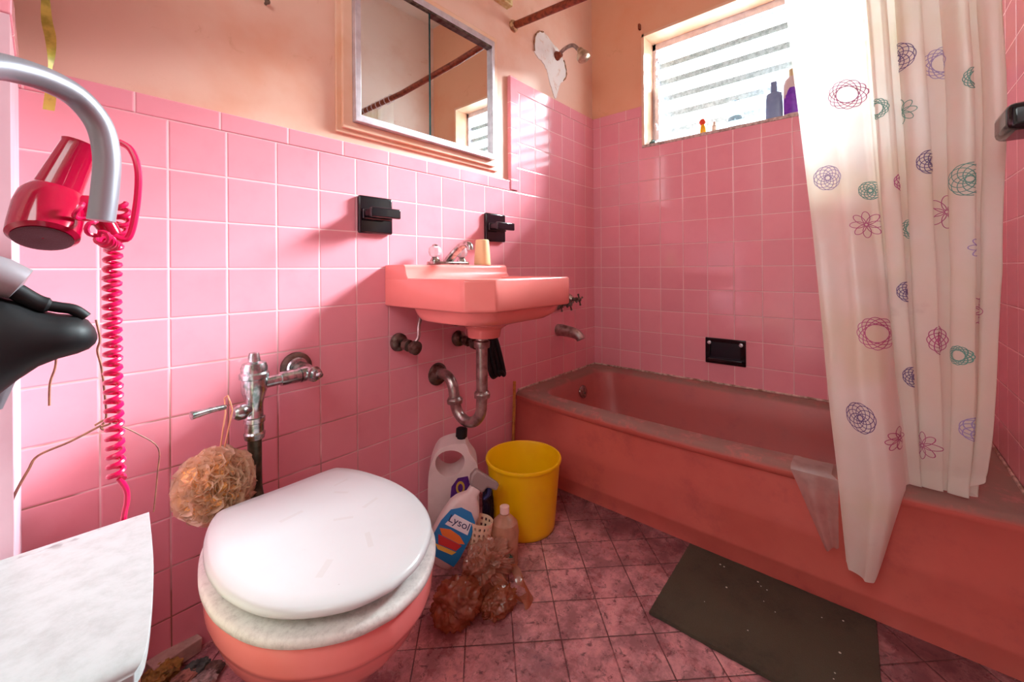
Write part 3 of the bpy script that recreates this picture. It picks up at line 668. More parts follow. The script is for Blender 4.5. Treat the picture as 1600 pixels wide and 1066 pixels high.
obj('lever', G().tube([at(352, 636, y=fy-.02), at(330, 641, y=fy-.027), at(299, 650, y=fy-.035)], [.0055, .006, .0085], 12), M['chromeg'], fv)
# bath puff on a cord
pc = at(337, 757, y=-.135); R0_ = .073
puff = thing('bath_puff', 'dirty beige mesh bath puff hanging by its cord from the flush lever', 'bath puff', pc)
g = G(); rnd = random.Random(3)
for k in range(95):
    ax = Vector((rnd.gauss(0, 1), rnd.gauss(0, 1), rnd.gauss(0, 1))).normalized(); a = ax.orthogonal().normalized(); b = ax.cross(a)
    n_ = 44; rr_ = R0_*rnd.uniform(.8, 1.03); off = rnd.uniform(-.5, .5)*R0_; rad = math.sqrt(max(rr_*rr_-off*off, 0)); ph = rnd.uniform(0, 6); fr = rnd.choice((7, 9, 11)); r1, r2 = [], []
    for j in range(n_+1):
        an = 2*PI*j/n_; d = a*math.cos(an)+b*math.sin(an); wv = .006*math.sin(fr*an+ph)
        r1.append(pc + ax*(off+wv*.3) + d*(rad-.016)); r2.append(pc + ax*(off+wv*1.6) + d*(rad+.003*math.sin(5*an+ph)))
    g.loft([r1, r2], closed=False)
obj('mesh_ruffle', g, film('dirty_nylon_mesh', (248, 226, 196), .35, .5), puff)
mb = N('stained_nylon_core'); mb.col(mb.mix(mb.ramp(mb.noise(26, 5), .4, .65), lin((252, 204, 130)), lin((236, 190, 150)))); mb.rough(.9)
g = G()
bm = bmesh.new(); bmesh.ops.create_icosphere(bm, subdivisions=4, radius=1)
for v in bm.verts:
    q = v.co.copy(); v.co = pc + q*(R0_*.86*(1+.16*noise.noise(q*7)+.10*noise.noise(q*16)))
g.add([v.co.copy() for v in bm.verts], [tuple(v.index for v in f_.verts) for f_ in bm.faces]); bm.free()
obj('mesh_core', g, mb.mat, puff)
hk = at(356, 632, y=fy-.012); mid = at(347, 705, y=-.13)
obj('cord', G().tube([hk+Vector((0, -.016, .010)), hk+Vector((.004, -.018, -.01)), mid+Vector((.003, 0, 0)), mid+Vector((0, 0, -.02))], .0016, 6).tube([hk+Vector((-.003, .012, .012)), hk+Vector((-.006, -.006, -.015)), mid+Vector((-.004, 0, 0)), mid+Vector((0, 0, -.02))], .0016, 6).tube([hk+Vector((0, -.016, .010)), hk+Vector((0, 0, .019)), hk+Vector((-.003, .012, .012))], .0016, 6), simple('orange_cord', (226, 160, 120), .6), puff)

# ------------------------------------------------------------ bucket and stick
bc = Vector((-.955, -.275, 0))
my = N('yellow_plastic'); my.col(my.mix(my.ramp(my.noise(9, 5), .5, .8, 0., .5), lin((250, 200, 4)), lin((240, 170, 0)))); my.rough(.32); my.b.inputs['Subsurface Weight'].default_value = 0
bk = thing('bucket', 'yellow plastic bucket on the floor between sink and tub', 'bucket', bc)
obj('bucket_body', G().lathe([(.001, .0), (.098, 0), (.103, .004), (.105, .02), (.122, .218), (.126, .219), (.128, .225), (.126, .230), (.121, .230), (.118, .222), (.101, .02), (.001, .012)], bc, (0, 0, 1), 64), my.mat, bk, angle=50)
tag(obj('wooden_stick', G().tube([(-.722, -.022, .0), (-.7065, -.022, .385)], .0065, 8), simple('yellowed_wood', (206, 140, 60), .6, c2=(180, 110, 50), vscale=60)), 'thin wooden stick standing against the wall behind the bucket', 'stick')

# ------------------------------------------------------------ bottles on the floor
def ovalring(c, ax, ay, z, rot=0, e=2.4, n=36):
    out = []
    for k in range(n):
        a = 2*PI*k/n; x = ax*math.copysign(abs(math.cos(a))**(2/e), math.cos(a)); y = ay*math.copysign(abs(math.sin(a))**(2/e), math.sin(a))
        out.append(Vector((c[0]+x*math.cos(rot)-y*math.sin(rot), c[1]+x*math.sin(rot)+y*math.cos(rot), z)))
    return out
M['jug'] = simple('white_hdpe', (232, 214, 208), .4, c2=(214, 190, 184), vscale=8)
jc = Vector((-1.132, -.125)); jr = -.72           # jug faces the camera roughly
jug = thing('bleach_jug', 'white plastic handled jug with black cap under the sink', 'jug', (jc.x, jc.y, 0))
ex = Vector((math.cos(jr), math.sin(jr), 0)); ey = Vector((-math.sin(jr), math.cos(jr), 0)); J0 = Vector((jc.x, jc.y, 0))
# silhouette in (u,z): body with a handle hole, extruded and bevelled
outer = smooth_path([(-.078, .0, 0), (-.082, .02, 0), (-.082, .10, 0), (-.080, .205, 0), (-.068, .255, 0), (-.048, .288, 0), (-.01, .302, 0), (.022, .304, 0), (.040, .300, 0), (.052, .27, 0), (.072, .240, 0), (.078, .20, 0), (.080, .10, 0), (.080, .02, 0), (.076, 0, 0)], 4)
outer = [(p.x, p.y) for p in outer]
hole = [(-.012+.046*math.cos(a)*(1+.12*math.sin(a)), .243+.042*math.sin(a)) for a in [2*PI*k/24 for k in range(24)]]
bm = bmesh.new()
def loopv(pts, dy): return [bm.verts.new(J0 + ex*p[0] + ey*dy + Vector((0, 0, p[1]))) for p in pts]
th = .046
for dy in (-th, th):
    a = loopv(outer, dy); b = loopv(hole, dy)
    ea = [bm.edges.new((a[i], a[(i+1) % len(a)])) for i in range(len(a))]; eb = [bm.edges.new((b[i], b[(i+1) % len(b)])) for i in range(len(b))]
    bmesh.ops.triangle_fill(bm, use_beauty=True, edges=ea+eb)
    if dy < 0: a0, b0 = a, b
for q0, q1 in ((a0, a), (b0, b)):
    for i in range(len(q0)):
        j = (i+1) % len(q0); bm.faces.new((q0[i], q0[j], q1[j], q1[i]))
g = G().add([v.co.copy() for v in bm.verts], [])
bm.verts.index_update(); g.f = [tuple(v.index for v in f_.verts) for f_ in bm.faces]; g.m = [0]*len(g.f); bm.free()
obj('jug_body', g, M['jug'], jug, bevel=.016, seg=4, angle=60)
obj('cap', G().lathe([(.014, 0), (.014, .008), (.019, .009), (.019, .034), (.015, .037), (.001, .037)], J0+ex*.024+Vector((0, 0, .30)), (0.1, 0, 1), 14), M['blackmatte'], jug, smooth=False)
def patch(name, pts, m, parent, off):
    g = G(); k = [J0 + ex*a + ey*(-th-off) + Vector((0, 0, b)) for a, b in pts]; k2 = [p - ey*.0006 for p in k]
    return obj(name, g.loft([k, k2]), m, parent, smooth=False)
purple = simple('purple_label', (98, 44, 130), .35, c2=(72, 28, 110), vscale=50); gold = simple('gold_print', (206, 170, 66), .4)
lb = patch('label', [(-.012, .135), (.040, .132), (.052, .165), (.044, .200), (.012, .196), (-.008, .17)], purple, jug, .0005)
obj('label_emblem', G().loft([[J0+ex*(.020+.014*math.cos(a))+ey*(-th-.0016)+Vector((0, 0, .165+.021*math.sin(a))) for a in [2*PI*k/20 for k in range(20)]], [J0+ex*(.020+.014*math.cos(a))+ey*(-th-.002)+Vector((0, 0, .165+.021*math.sin(a))) for a in [2*PI*k/20 for k in range(20)]]]), gold, lb, smooth=False)
obj('label_emblem_centre', G().loft([[J0+ex*(.020+.008*math.cos(a))+ey*(-th-.0022)+Vector((0, 0, .165+.013*math.sin(a))) for a in [2*PI*k/16 for k in range(16)]], [J0+ex*(.020+.008*math.cos(a))+ey*(-th-.0026)+Vector((0, 0, .165+.013*math.sin(a))) for a in [2*PI*k/16 for k in range(16)]]]), purple, lb, smooth=False)

# spray bottle lying tilted against the jug: built upright in local space, then tilted
def place(o, loc, rot):
    o.matrix_world = Matrix.Translation(Vector(loc)) @ rot
def text_mesh(txt, size, mat, parent, M_, name):
    cu = bpy.data.curves.new('t', 'FONT'); cu.body = txt; cu.size = size; cu.align_x = 'CENTER'; cu.extrude = .0002
    to = bpy.data.objects.new('t', cu); col.objects.link(to); dg = bpy.context.evaluated_depsgraph_get(); dg.update()
    me = bpy.data.meshes.new_from_object(to.evaluated_get(dg)); col.objects.unlink(to); bpy.data.objects.remove(to)
    me.materials.clear(); me.materials.append(mat); me.transform(M_)
    o = bpy.data.objects.new(name, me); col.objects.link(o); o.parent = parent; return o
blue = simple('blue_label', (32, 132, 196), .3); white = simple('white_print', (240, 240, 244), .35); orange = simple('orange_print', (236, 130, 60), .35); yel = simple('yellow_print', (240, 206, 90), .35); red = simple('red_print', (206, 60, 60), .35); navy = simple('navy_plastic', (34, 46, 96), .35); grey = simple('grey_plastic', (150, 134, 130), .45)
sb = thing('spray_bottle', 'white and blue cleaner bottle leaning on the jug under the sink', 'bottle', (0, 0, 0))
g = G().loft([ovalring((0, 0), a, b, z, n=36, e=3) for a, b, z in ((.030, .018, 0), (.036, .023, .004), (.040, .026, .02), (.040, .026, .10), (.037, .025, .135), (.030, .021, .152), (.020, .017, .165), (.014, .014, .172), (.013, .013, .190))])
obj('bottle_body', g, M['jug'], sb, angle=60)
hdn = obj('trigger_head', G().prism([(-.016, .188), (.018, .188), (.022, .206), (.044, .210), (.042, .228), (-.020, .230), (-.024, .21)], 'y', -.013, .013), grey, sb, bevel=.005)
obj('trigger', G().tube([(.028, 0, .208), (.034, 0, .192), (.030, 0, .176)], [.006, .005, .004], 8), navy, hdn)
def flat(name, pts, m, parent, yoff=-.0275):
    a = [Vector((x, yoff, z)) for x, z in pts]; return obj(name, G().loft([a, [p+Vector((0, -.0006, 0)) for p in a]]), m, parent, smooth=False)
lab = flat('label', [(-.034, .018), (.034, .018), (.037, .04), (.037, .09), (.030, .125), (.012, .140), (-.012, .138), (-.030, .122), (-.037, .09), (-.037, .04)], blue, sb)
flat('label_panel', [(-.026, .088), (.028, .092), (.024, .120), (-.018, .118)], white, lab, -.0283)
flat('label_burst', [(-.032, .075), (-.01, .084), (.014, .082), (.032, .072), (.020, .066), (-.02, .064)], orange, lab, -.0283)
flat('label_burst', [(-.028, .062), (.028, .066), (.022, .050), (-.018, .044)], red, lab, -.0283)
flat('label_burst', [(-.024, .042), (.024, .048), (.018, .038), (-.014, .034)], yel, lab, -.0283)
text_mesh('Lysol', .024, navy, lab, Matrix.Translation((0, -.0294, .099)) @ Matrix.Rotation(PI/2, 4, 'X') @ Matrix.Rotation(.08, 4, 'Z'), 'label_text')
lc = at(692, 850, y=-.245)
place(sb, (-1.306, -.245, .048), Matrix.Rotation(-.62, 4, 'Z') @ Matrix.Rotation(-.22, 4, 'X') @ Matrix.Rotation(.60, 4, 'Y') @ Matrix.Diagonal((1.32, 1.1, 1.12, 1)))
# brush basket with square holes, and a clear scoop / cut bottle
bx = thing('plastic_basket', 'small cream plastic basket with square holes beside the yellow bucket', 'basket', (-1.165, -.30, 0))
B0 = Vector((-1.206, -.312, .052)); AX = Vector((.12, -.05, 1)).normalized(); a_ = AX.orthogonal().normalized(); b_ = AX.cross(a_)
def BP(an, h, r): return B0 + AX*h + (a_*math.cos(an)+b_*math.sin(an))*r
g = G(); nA, nH = 16, 11
def rad_(h): return .030+.004*(h/.09)
for i in range(nA*2):
    for j in range(nH):
        if i % 2 == 1 and j % 2 == 1 and j < nH-1: continue
        a0_, a1_ = 2*PI*i/(nA*2), 2*PI*(i+1)/(nA*2); h0, h1 = .09*j/nH, .09*(j+1)/nH
        q = [BP(a0_, h0, rad_(h0)), BP(a1_, h0, rad_(h0)), BP(a1_, h1, rad_(h1)), BP(a0_, h1, rad_(h1))]; q2 = [BP(a0_, h0, rad_(h0)-.002), BP(a1_, h0, rad_(h0)-.002), BP(a1_, h1, rad_(h1)-.002), BP(a0_, h1, rad_(h1)-.002)]
        g.loft([q2, q])
obj('basket_wall', g, simple('cream_basket_plastic', (240, 206, 176), .45), bx, smooth=False)
obj('basket_stand', G().lathe([(.030, 0), (.031, .01), (.028, .02), (.029, .047), (.001, .047)], B0-AX*.050, AX, 24), M['jug'], bx)
sc_ = at(772, 825, y=-.315)
cb = thing('clear_bottle', 'cloudy clear plastic bottle standing between basket and yellow bucket', 'bottle', (-1.115, -.335, 0))
g = G().lathe([(.001, .002), (.030, .002), (.036, .01), (.038, .06), (.041, .10), (.037, .125), (.022, .140), (.012, .146), (.012, .156)], (-1.145, -.362, 0), (.05, .05, 1), 28)
obj('bottle_shell', g, film('cloudy_plastic', (236, 190, 160), .35, .15), cb)
obj('bottle_cap', G().lathe([(.014, 0), (.014, .018), (.001, .019)], (-1.137, -.354, .150), (.05, .05, 1), 18), simple('pale_pink_cap', (240, 206, 194), .4), cb)
# dark crumpled pouch between jug and bucket
def crumple(name, c, r, mat, seed, sx=(1, 1, 1), rough=.45, sub=5, zmin=0.002):
    bm = bmesh.new(); bmesh.ops.create_icosphere(bm, subdivisions=sub, radius=1)
    for v in bm.verts:
        q = v.co.copy(); s_ = Vector((seed, seed*2, 0))
        sw = Vector((q.x*math.cos(q.z*1.2)-q.y*math.sin(q.z*1.2), q.x*math.sin(q.z*1.2)+q.y*math.cos(q.z*1.2), q.z)); n1 = abs(noise.noise(q*1.5+s_)); n2 = abs(noise.noise(Vector((sw.x*5.5, sw.y*5.5, sw.z*1.3))+s_*2)); n3 = abs(noise.noise(Vector((q.x*3, q.y*11, q.z*9))+s_)); n4 = noise.noise(q*22+s_)
        d = 1 + rough*.45*(1.0-2.0*n1) - rough*n2*.62 - rough*n3*.24 + rough*.035*abs(n4)
        v.co = Vector(c) + Vector((q.x*sx[0], q.y*sx[1], q.z*sx[2]))*r*d
        if v.co.z < zmin: v.co.z = zmin + .0005*noise.noise(q*8)
    g = G().add([v.co.copy() for v in bm.verts], [tuple(v.index for v in f_.verts) for f_ in bm.faces]); bm.free(); return g
tag(obj('dark_pouch', crumple('p', (-1.068, -.218, .09), .034, None, 5, (.5, .5, 2.6)), simple('dark_foil', (38, 34, 62), .3, c2=(58, 34, 40), vscale=40)), 'dark blue crumpled pouch wedged between white jug and yellow bucket', 'pouch')
brown = film('brown_plastic_bag', (220, 144, 100), .55, .12); brown2 = film('pale_plastic_bag', (232, 180, 150), .52, .12)
bg = thing('plastic_bag', 'large crumpled brown plastic bag slumped over below the spray bottle', 'plastic bag', (-1.22, -.36, 0))
obj('bag_body', crumple('b', (-1.228, -.378, .060), .060, None, 11, (1.1, .8, .9), rough=.7, sub=6), brown2, bg, angle=180)
bg = thing('plastic_bag', 'smaller brown plastic bag on the floor right beside the toilet', 'plastic bag', (-1.34, -.40, 0))
obj('bag_body', crumple('b', (-1.350, -.388, .038), .054, None, 23, (1.1, .9, .8), rough=.7), brown, bg, angle=180)
bg = thing('plastic_bag', 'orange brown plastic bag with trailing handle flat on the floor tiles', 'plastic bag', (-1.25, -.45, 0))
obj('bag_body', crumple('b', (-1.266, -.452, .020), .037, None, 31, (1.3, .8, .7), rough=.7), brown, bg, angle=180)
for k, P in enumerate(([(-1.25, -.42, .05), (-1.235, -.46, .035), (-1.225, -.49, .018), (-1.205, -.50, .012), (-1.185, -.475, .02), (-1.19, -.44, .045), (-1.205, -.40, .06)],)):
    P = smooth_path(P, 6); g = G(); r1, r2 = [], []
    for i, p in enumerate(P):
        w_ = Vector((.010*math.sin(i*.5), .006, .013+.004*math.sin(i*.9))); r1.append(p+w_); r2.append(Vector((p.x-w_.x, p.y-w_.y, max(p.z-w_.z, .002))))
    obj('bag_handle', g.loft([r1, [ (a+b)/2+Vector((.004, .004, 0)) for a, b in zip(r1, r2)], r2], closed=False), brown, bg)
tag(obj('leaf_scrap', crumple('l', (-1.172, -.405, .045), .016, None, 41, (.7, .7, 1.5), sub=3), simple('dark_green_foil', (26, 60, 40), .35)), 'small dark green scrap sticking out behind the brown bags', 'scrap')

# ------------------------------------------------------------ floor mat
mmat = N('olive_rug'); mmat.col(mmat.mix(mmat.ramp(mmat.noise(5, 4), .4, .7), lin((84, 78, 62)), mmat.mix(mmat.ramp(mmat.noise(120, 3), .3, .7), lin((74, 68, 54)), lin((58, 52, 44))))); mmat.rough(.95)
mmat.bump(mmat.noise(420, 3), .8, .003)
MP = [(-.712, -.737), (-1.032, -.738), (-1.045, -1.30), (-.725, -1.30)]
MP = [(-.708, -.735), (-1.034, -.743), (-1.030, -1.180), (-.706, -1.168)]
g = G(); k1 = []; NN = 40
for i in range(4):
    a = Vector(MP[i]); b = Vector(MP[(i+1) % 4])
    for j in range(NN): p = a.lerp(b, j/NN); k1.append(Vector((p.x+.0012*noise.noise((p.x*90, p.y*90, 1)), p.y+.0012*noise.noise((p.x*90, p.y*90, 5)), 0)))
cen = Vector((-.87, -.955, 0))
def rk(sh_, z): return [Vector((p.x+(cen.x-p.x)*sh_, p.y+(cen.y-p.y)*sh_, z)) for p in k1]
g.loft([rk(.0, .001), rk(0, .006), rk(.006, .010), rk(.03, .011)])
mat_ = thing('bath_mat', 'dark olive rectangular bath mat on the floor along the tub', 'bath mat', (-.87, -.955, 0))
obj('mat_pile', g, mmat.mat, mat_)
g = G(); rnd = random.Random(4)
for k in range(16):
    x = rnd.uniform(-1.0, -.73); y = rnd.uniform(-1.14, -.77); r_ = rnd.uniform(.0012, .0028); g.lathe([(r_*.6, 0), (r_, r_*.4), (r_*.5, r_*.8)], (x, y, .0108), (0, 0, 1), 7)
tag(obj('lint_speck', g, simple('white_lint', (210, 206, 190), .9)), 'tiny white crumbs scattered over the dark bath mat', 'crumbs', kind='stuff')

# ------------------------------------------------------------ window sill things
zs = WZ0+.002
tag(obj('shampoo_bottle', G().loft([ovalring((.045, -.852), a, b, zs+z, rot=PI/2, e=3.5) for a, b, z in ((.030, .018, 0), (.032, .02, .004), (.031, .02, .09), (.029, .018, .112), (.022, .015, .118), (.013, .013, .119), (.013, .013, .163), (.011, .011, .165))]), None or simple('blue_grey_plastic', (132, 150, 186), .3, c2=(120, 138, 178)), angle=40), 'blue grey squared bottle on the window sill, left of the purple one', 'bottle')
sp2 = thing('shampoo_bottle', 'tall pearl bottle with purple label on the window sill', 'bottle', (.045, -.915, zs))
obj('bottle_body', G().loft([ovalring((.045, -.918), a, b, zs+z, rot=PI/2, e=2.6) for a, b, z in ((.028, .019, 0), (.032, .021, .004), (.033, .022, .09), (.033, .022, .135), (.028, .02, .155), (.016, .014, .166), (.013, .013, .17))]), simple('pearl_plastic', (226, 206, 206), .3), sp2, angle=50)
obj('bottle_cap', G().lathe([(.014, 0), (.014, .03), (.012, .032), (.001, .032)], (.045, -.918, zs+.168), (0, 0, 1), 20), simple('beige_cap', (216, 196, 152), .4), sp2)
g = G(); n_ = 14; rg = []
for zz, wd in ((.012, 1), (.05, 1), (.09, 1), (.108, .85), (.118, .55)):
    rg.append([Vector((.045-.0235*math.cos(a)-.0004, -.918+.035*math.sin(a)*wd, zs+zz)) for a in [(-.5+k/n_)*2.0*wd for k in range(n_+1)]])
obj('label', g.loft(rg, closed=False), simple('violet_label', (134, 60, 196), .3, c2=(110, 36, 176), vscale=60), sp2)
wg = N('clear_glass'); wg.b.inputs['Transmission Weight'].default_value = 1; wg.rough(.02); wg.col((.55, .62, .66, 1)); wg.b.inputs['IOR'].default_value = 1.45
g = G().lathe([(.024, 0), (.033, .022), (.036, .04), (.031, .062), (.016, .078), (.005, .086), (.0035, .092), (.0035, .112), (.006, .116), (.026, .120), (.027, .122), (.001, .123), (.0015, .086), (.013, .075), (.029, .060), (.034, .04), (.031, .022), (.022, .0)], (.045, -.702, zs), (0, 0, 1), 32, caps=(False, False))
tag(obj('wine_glass', g, wg.mat), 'clear stemmed glass standing upside down on the window sill', 'glass')
of = thing('toy_figure', 'small yellow figure with a red ball head on the window sill', 'figure', (.04, -.56, zs))
obj('figure_body', G().lathe([(.012, 0), (.014, .004), (.013, .03), (.010, .044), (.007, .052)], (.04, -.565, zs), (0, 0, 1), 18), simple('amber_plastic', (236, 170, 20), .25), of)
obj('figure_head', G().lathe([(.001, 0), (.010, .003), (.0155, .012), (.0155, .02), (.010, .029), (.001, .032)], (.04, -.563, zs+.046), (0, 0, 1), 20), simple('red_orange_plastic', (224, 60, 30), .25), of)
vb = thing('cosmetic_tube', 'small beige tube beside the red-headed figure on the sill', 'tube', (.04, -.61, zs))
obj('tube_body', G().lathe([(.009, 0), (.010, .003), (.010, .036), (.006, .040), (.0065, .052), (.001, .053)], (.04, -.613, zs), (.12, -.02, 1), 16), simple('beige_tube', (226, 206, 186), .5, c2=(190, 160, 140), vscale=80), vb)
tag(obj('glass_trinket', G().lathe([(.012, 0), (.019, .006), (.017, .02), (.010, .030), (.001, .034)], (.05, -.318, zs), (0, 0, 1), 9), simple('teal_glass', (88, 128, 128), .15, c2=(40, 60, 62), vscale=90), smooth=False), 'small teal glass trinket in the left corner of the window sill', 'trinket')
tag(obj('wall_hook', G().box((-.006, -.276, 2.084), (.013, -.266, 2.112)), M['rust'], bevel=.002), 'small rusty metal hook on the peach wall left of the window', 'hook')

# ------------------------------------------------------------ left foreground
tm = N('brushed_aluminium_tube'); tm.col(lin((154, 154, 162))); tm.b.inputs['Metallic'].default_value = .55; tm.rough(.38)
P = [(-90, 96, -.62), (-40, 100, -.60), (10, 106, -.58), (70, 124, -.56), (120, 152, -.54), (155, 195, -.53), (167, 245, -.53), (164, 300, -.53), (158, 345, -.53)]
P = [at(u, v, y=y) for u, v, y in P]
tb_ = thing('metal_tube', 'bent brushed metal tube reaching in at the upper left edge', 'metal tube', P[-1])
obj('tube_bend', G().tube(smooth_path(P, 6), .0118, 24), tm.mat, tb_)
mag = simple('magenta_gloss_plastic', (164, 2, 46), .12, coat=.3); mag2 = simple('magenta_cord', (214, 8, 76), .3)
DY = -.43
A = at(66, 372, y=DY-.02); Bv = at(76, 285, y=DY); Nz = at(126, 226, y=DY+.03)
dry = thing('hair_dryer', 'glossy magenta hair dryer hanging beside the metal tube', 'hair dryer', Bv)
ax = (Vector((.012, .045, .08))).normalized(); c0 = at(68, 368, y=DY)
obj('motor_housing', G().lathe([(.026, -.004), (.0305, 0), (.031, .012), (.031, .040), (.029, .056), (.023, .068), (.012, .075), (.001, .076)], c0, ax, 36), mag, dry)
obj('rear_grille', G().lathe([(.001, -.004), (.022, -.0058), (.0255, -.005)], c0, ax, 30, caps=(False, False)), simple('dark_red_grille', (90, 6, 30), .4, bumps=.8, bscale=900), dry)
n0 = c0 + ax*.048; nd = (Nz - n0)
obj('nozzle', G().lathe([(.024, 0), (.022, .02), (.0175, nd.length*.95), (.0185, nd.length), (.0165, nd.length), (.015, nd.length-.01), (.001, nd.length-.012)], n0, nd, 30), mag, dry)
h0 = c0 + ax*.03
hdl = smooth_path([h0, at(135, 322, y=DY+.02), at(160, 345, y=DY+.03), at(176, 368, y=DY+.03)], 6)
obj('handle', G().tube(hdl, [.016-.006*i/(len(hdl)-1) for i in range(len(hdl))], 16), mag, dry)
lp = smooth_path([at(176, 368, y=DY+.03), at(200, 372, y=DY+.03), at(212, 330, y=DY+.03), at(216, 270, y=DY+.03), at(205, 235, y=DY+.04), at(186, 222, y=DY+.05)], 7)
obj('hang_loop', G().tube(lp, .0042, 10), mag2, dry)
def helix(P, r, turns, n_=14):
    P = [Vector(p) for p in P]; L_ = [0]
    for i in range(1, len(P)): L_.append(L_[-1]+(P[i]-P[i-1]).length)
    out = []; N_ = int(turns*n_)
    for k in range(N_+1):
        d = L_[-1]*k/N_; i = max(j for j in range(len(L_)) if L_[j] <= d+1e-9); i = min(i, len(P)-2)
        t = (d-L_[i])/(L_[i+1]-L_[i]); p = P[i].lerp(P[i+1], t); tn = (P[i+1]-P[i]).normalized(); a = tn.cross(Vector((.3, 1, .1))).normalized(); b = tn.cross(a)
        out.append(p + a*r*math.cos(2*PI*k/n_) + b*r*math.sin(2*PI*k/n_))
    return out
CYy = -.34
hp_ = smooth_path([at(185, 318, y=CYy-.03), at(190, 345, y=CYy-.02), at(178, 385, y=CYy), at(175, 450, y=CYy), at(176, 560, y=CYy), at(178, 650, y=CYy), at(182, 750, y=CYy)], 6)
hx = helix(hp_, .0080, 30)
obj('coiled_cord', G().tube(hx, .0036, 7), mag2, dry)
obj('coiled_cord', G().tube(helix(smooth_path([at(118, 322, y=DY-.02), at(140, 350, y=DY-.02), at(160, 372, y=DY-.02), at(178, 384, y=CYy)], 6), .007, 7), .0027, 7), mag2, dry)
obj('straight_cord', G().tube(smooth_path([at(186, 748, y=CYy), at(197, 765, y=CYy), at(198, 785, y=CYy), at(193, 812, y=CYy), at(185, 900, y=CYy)], 5), .0036, 8), mag2, dry)
# black padded piece
bp = thing('padded_rest', 'black rounded padded piece jutting in from the left edge', 'padded rest', at(0, 520, y=-.52))
prof = [(-60, 455, 690), (-20, 460, 650), (0, 462, 615), (30, 470, 592), (60, 484, 572), (90, 490, 560), (120, 492, 552), (138, 500, 545), (148, 512, 537), (152, 522, 530)]
rings = []
for i, (u, v0, v1) in enumerate(prof):
    p0 = at(u, v0, y=-.52); p1 = at(u, v1, y=-.52); c = (p0+p1)/2; hz = (p0.z-p1.z)/2; dp = .035*min(1, hz/.022)
    rings.append([Vector((c.x, c.y+dp*math.cos(a), c.z+hz*math.copysign(abs(math.sin(a))**.85, math.sin(a)))) for a in [2*PI*k/24 for k in range(24)]])
obj('pad', G().loft(rings), M['blackmatte'], bp, angle=60)
P = [at(u, v, y=-.53) for u, v in ((-20, 420), (5, 442), (30, 458), (60, 474), (90, 480), (115, 484), (134, 496))]
obj('pad_strap', G().tube(smooth_path(P, 5), [.009]*6+[.008]*12+[.0055]*13, 12), M['blackmatte'], bp)
obj('pad_joint', G().lathe([(.001, -.02), (.016, -.018), (.018, 0), (.016, .018), (.001, .02)], at(-6, 430, y=-.53), (1, 0, -.6), 20), simple('grey_joint', (160, 152, 158), .4, .4), bp)
obj('pad_foot', G().tube([at(-4, 590, y=-.50), at(-10, 640, y=-.50)], [.014, .006], 12), simple('grey_foot', (120, 112, 118), .4, .4), bp)
# brown wire
wmat = simple('brown_wire', (112, 60, 52), .6, c2=(150, 100, 70), vscale=70)
WY = -.30
Wm = lambda L_: smooth_path([at(u, v, y=WY) for u, v in L_], 5)
bw = thing('brown_wire', 'thin brown wire twisted round the coiled magenta cord', 'wire', at(160, 665, y=WY))
g = G().tube(Wm([(150, 500), (156, 530), (152, 548), (158, 572), (163, 610), (166, 650), (160, 664)]), .0015, 6).tube(Wm([(158, 665), (110, 690), (60, 712), (44, 735), (22, 775), (6, 818), (-10, 850)]), .0017, 6)
g.tube(Wm([(185, 664), (215, 678), (247, 700), (246, 740), (240, 800)]), .001, 6).tube(Wm([(148, 665), (165, 656), (172, 662), (158, 668), (168, 672), (190, 664), (176, 660)]), .0016, 6)
obj('wire_strand', g, wmat, bw)
g = G().tube(Wm([(88, 555), (86, 575), (78, 600), (77, 634)]), .0014, 6)
tag(obj('wire_end', g, wmat), 'short brown wire end hanging below the black padded piece', 'wire')
# yellow ribbon
g = G(); r1, r2 = [], []
RP = smooth_path([at(u, v, y=-.03) for u, v in ((71, -10), (73, 30), (79, 60), (80, 90), (77, 120), (79, 145), (76, 172))], 6)
for i, p in enumerate(RP):
    w_ = Vector((.0075*(.35+.65*abs(math.sin(i*.13+.4))), .003*math.cos(i*.3), 0)); r1.append(p-w_); r2.append(p+w_)
tag(obj('ribbon', g.loft([r1, r2], closed=False), simple('yellow_green_ribbon', (226, 212, 96), .5, c2=(176, 170, 60), vscale=50)), 'narrow yellow green ribbon hanging down the wall at upper left', 'ribbon')
tag(obj('nail', G().lathe([(.004, 0), (.004, .012), (.007, .013), (.006, .016), (.001, .017)], at(415, 6, y=TH), (0, -1, 0), 10), M['darkmetal']), 'dark nail head in the peach wall left of the cabinet', 'nail')

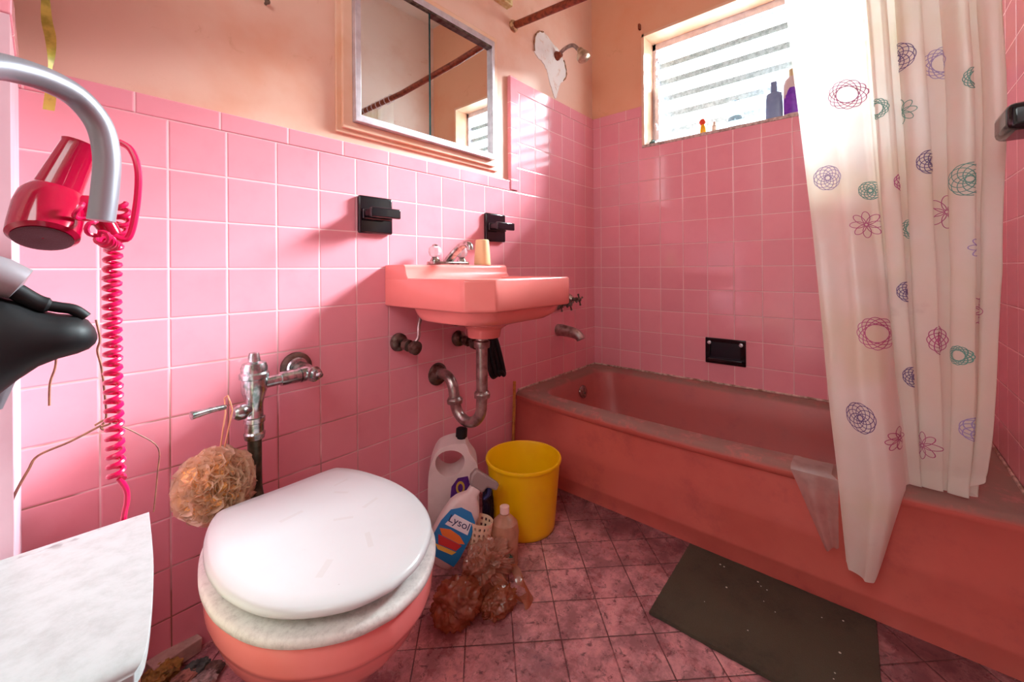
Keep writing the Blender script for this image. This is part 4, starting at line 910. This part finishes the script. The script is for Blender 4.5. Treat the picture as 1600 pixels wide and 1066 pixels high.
# hamper
hm = N('dusty_white_plastic'); Sx = hm.sep()
cc = hm.mix(hm.ramp(hm.noise(34, 7, .7), .35, .8, 0., .6), lin((178, 178, 177)), lin((142, 139, 136)))
cc = hm.mix(hm.math('MULTIPLY', hm.ramp(hm.noise(26, 3, .6), .56, .66), hm.ramp(Sx[1], -.38, -.35)), cc, lin((110, 106, 104)))
hm.col(cc); hm.rough(.45)
HZ = .50; BR = at(233, 800, z=HZ); FR = at(231, 1002, z=HZ); MR = at(240, 885, z=HZ)
hd_ = Vector((-1, .04, 0)); HW = .24
ham = thing('laundry_hamper', 'white lidded plastic hamper at the lower left, dusty on top', 'hamper', (BR.x-.1, BR.y-.1, 0))
edge = smooth_path([BR, MR, FR, FR+Vector((-.012, -.018, -.012))], 8)
rings = []
for k in range(13):
    t = k/12; row = []
    for i, p in enumerate(edge):
        q = p + hd_*HW*t; q.z += .010*math.sin(PI*t)*math.sin(PI*min(1, i/20)); row.append(q)
    rings.append(row + [q + Vector((0, .002, -.014)) for q in reversed(row)])
obj('lid', G().loft(rings), hm.mat, ham, bevel=.003, angle=40)
c_ = [BR+Vector((-.012, -.012, 0)), FR+Vector((-.012, .014, 0))]; c_ += [c_[1]+hd_*(HW-.03), c_[0]+hd_*(HW-.03)]
obj('hamper_body', G().loft([[Vector((p.x, p.y, 0)) for p in c_], [Vector((p.x, p.y, HZ-.014)) for p in c_]]), simple('cream_hamper', (240, 228, 198), .5, c2=(236, 216, 176), vscale=12), ham, bevel=.008)

# clutter behind the toilet
deb = [('cream_box', at(262, 1010, z=.05), 'cream cardboard box on the floor between hamper and toilet')]
c = at(272, 1018, z=.03)
g = G().box((-.045, -.018, 0), (.045, .018, .03)); bxo = obj('soap_box', g, simple('cream_card', (206, 180, 166), .7, c2=(180, 150, 136), vscale=30), bevel=.002); tag(bxo, 'small cream cardboard box on the floor behind the toilet', 'box')
bxo.matrix_world = Matrix.Translation((c.x, c.y, .004)) @ Matrix.Rotation(.25, 4, 'Z') @ Matrix.Rotation(.06, 4, 'Y')
rnd = random.Random(9)
for i, (u, v, r_, c_, lab) in enumerate(((252, 1050, .026, (176, 140, 66), 'mustard crumpled wrapper on the floor at the hamper foot'), (305, 1042, .020, (86, 104, 96), 'grey green crumpled wrapper on the floor beside the toilet bowl'), (318, 1058, .018, (206, 190, 180), 'pale crumpled paper on the floor beside the toilet bowl'), (243, 1022, .020, (96, 74, 70), 'brown crumpled paper against the wall by the hamper'), (285, 1060, .020, (190, 140, 120), 'pinkish crumpled wrapper in the floor clutter behind the toilet'), (332, 1040, .016, (120, 96, 84), 'tan crumpled paper nearest the toilet bowl on the floor'))):
    p = at(u, v, z=.02); p.y = min(p.y, -r_*1.3)
    tag(obj('crumpled_paper', crumple('c', (p.x, p.y, r_*.6), r_, None, 50+i*3, (1.3, 1, .7), rough=.6, sub=4), simple('scrap_%d' % i, c_, .6, c2=tuple(int(x*.6) for x in c_), vscale=60), angle=25), lab, 'crumpled paper', 'crumpled papers behind the toilet')
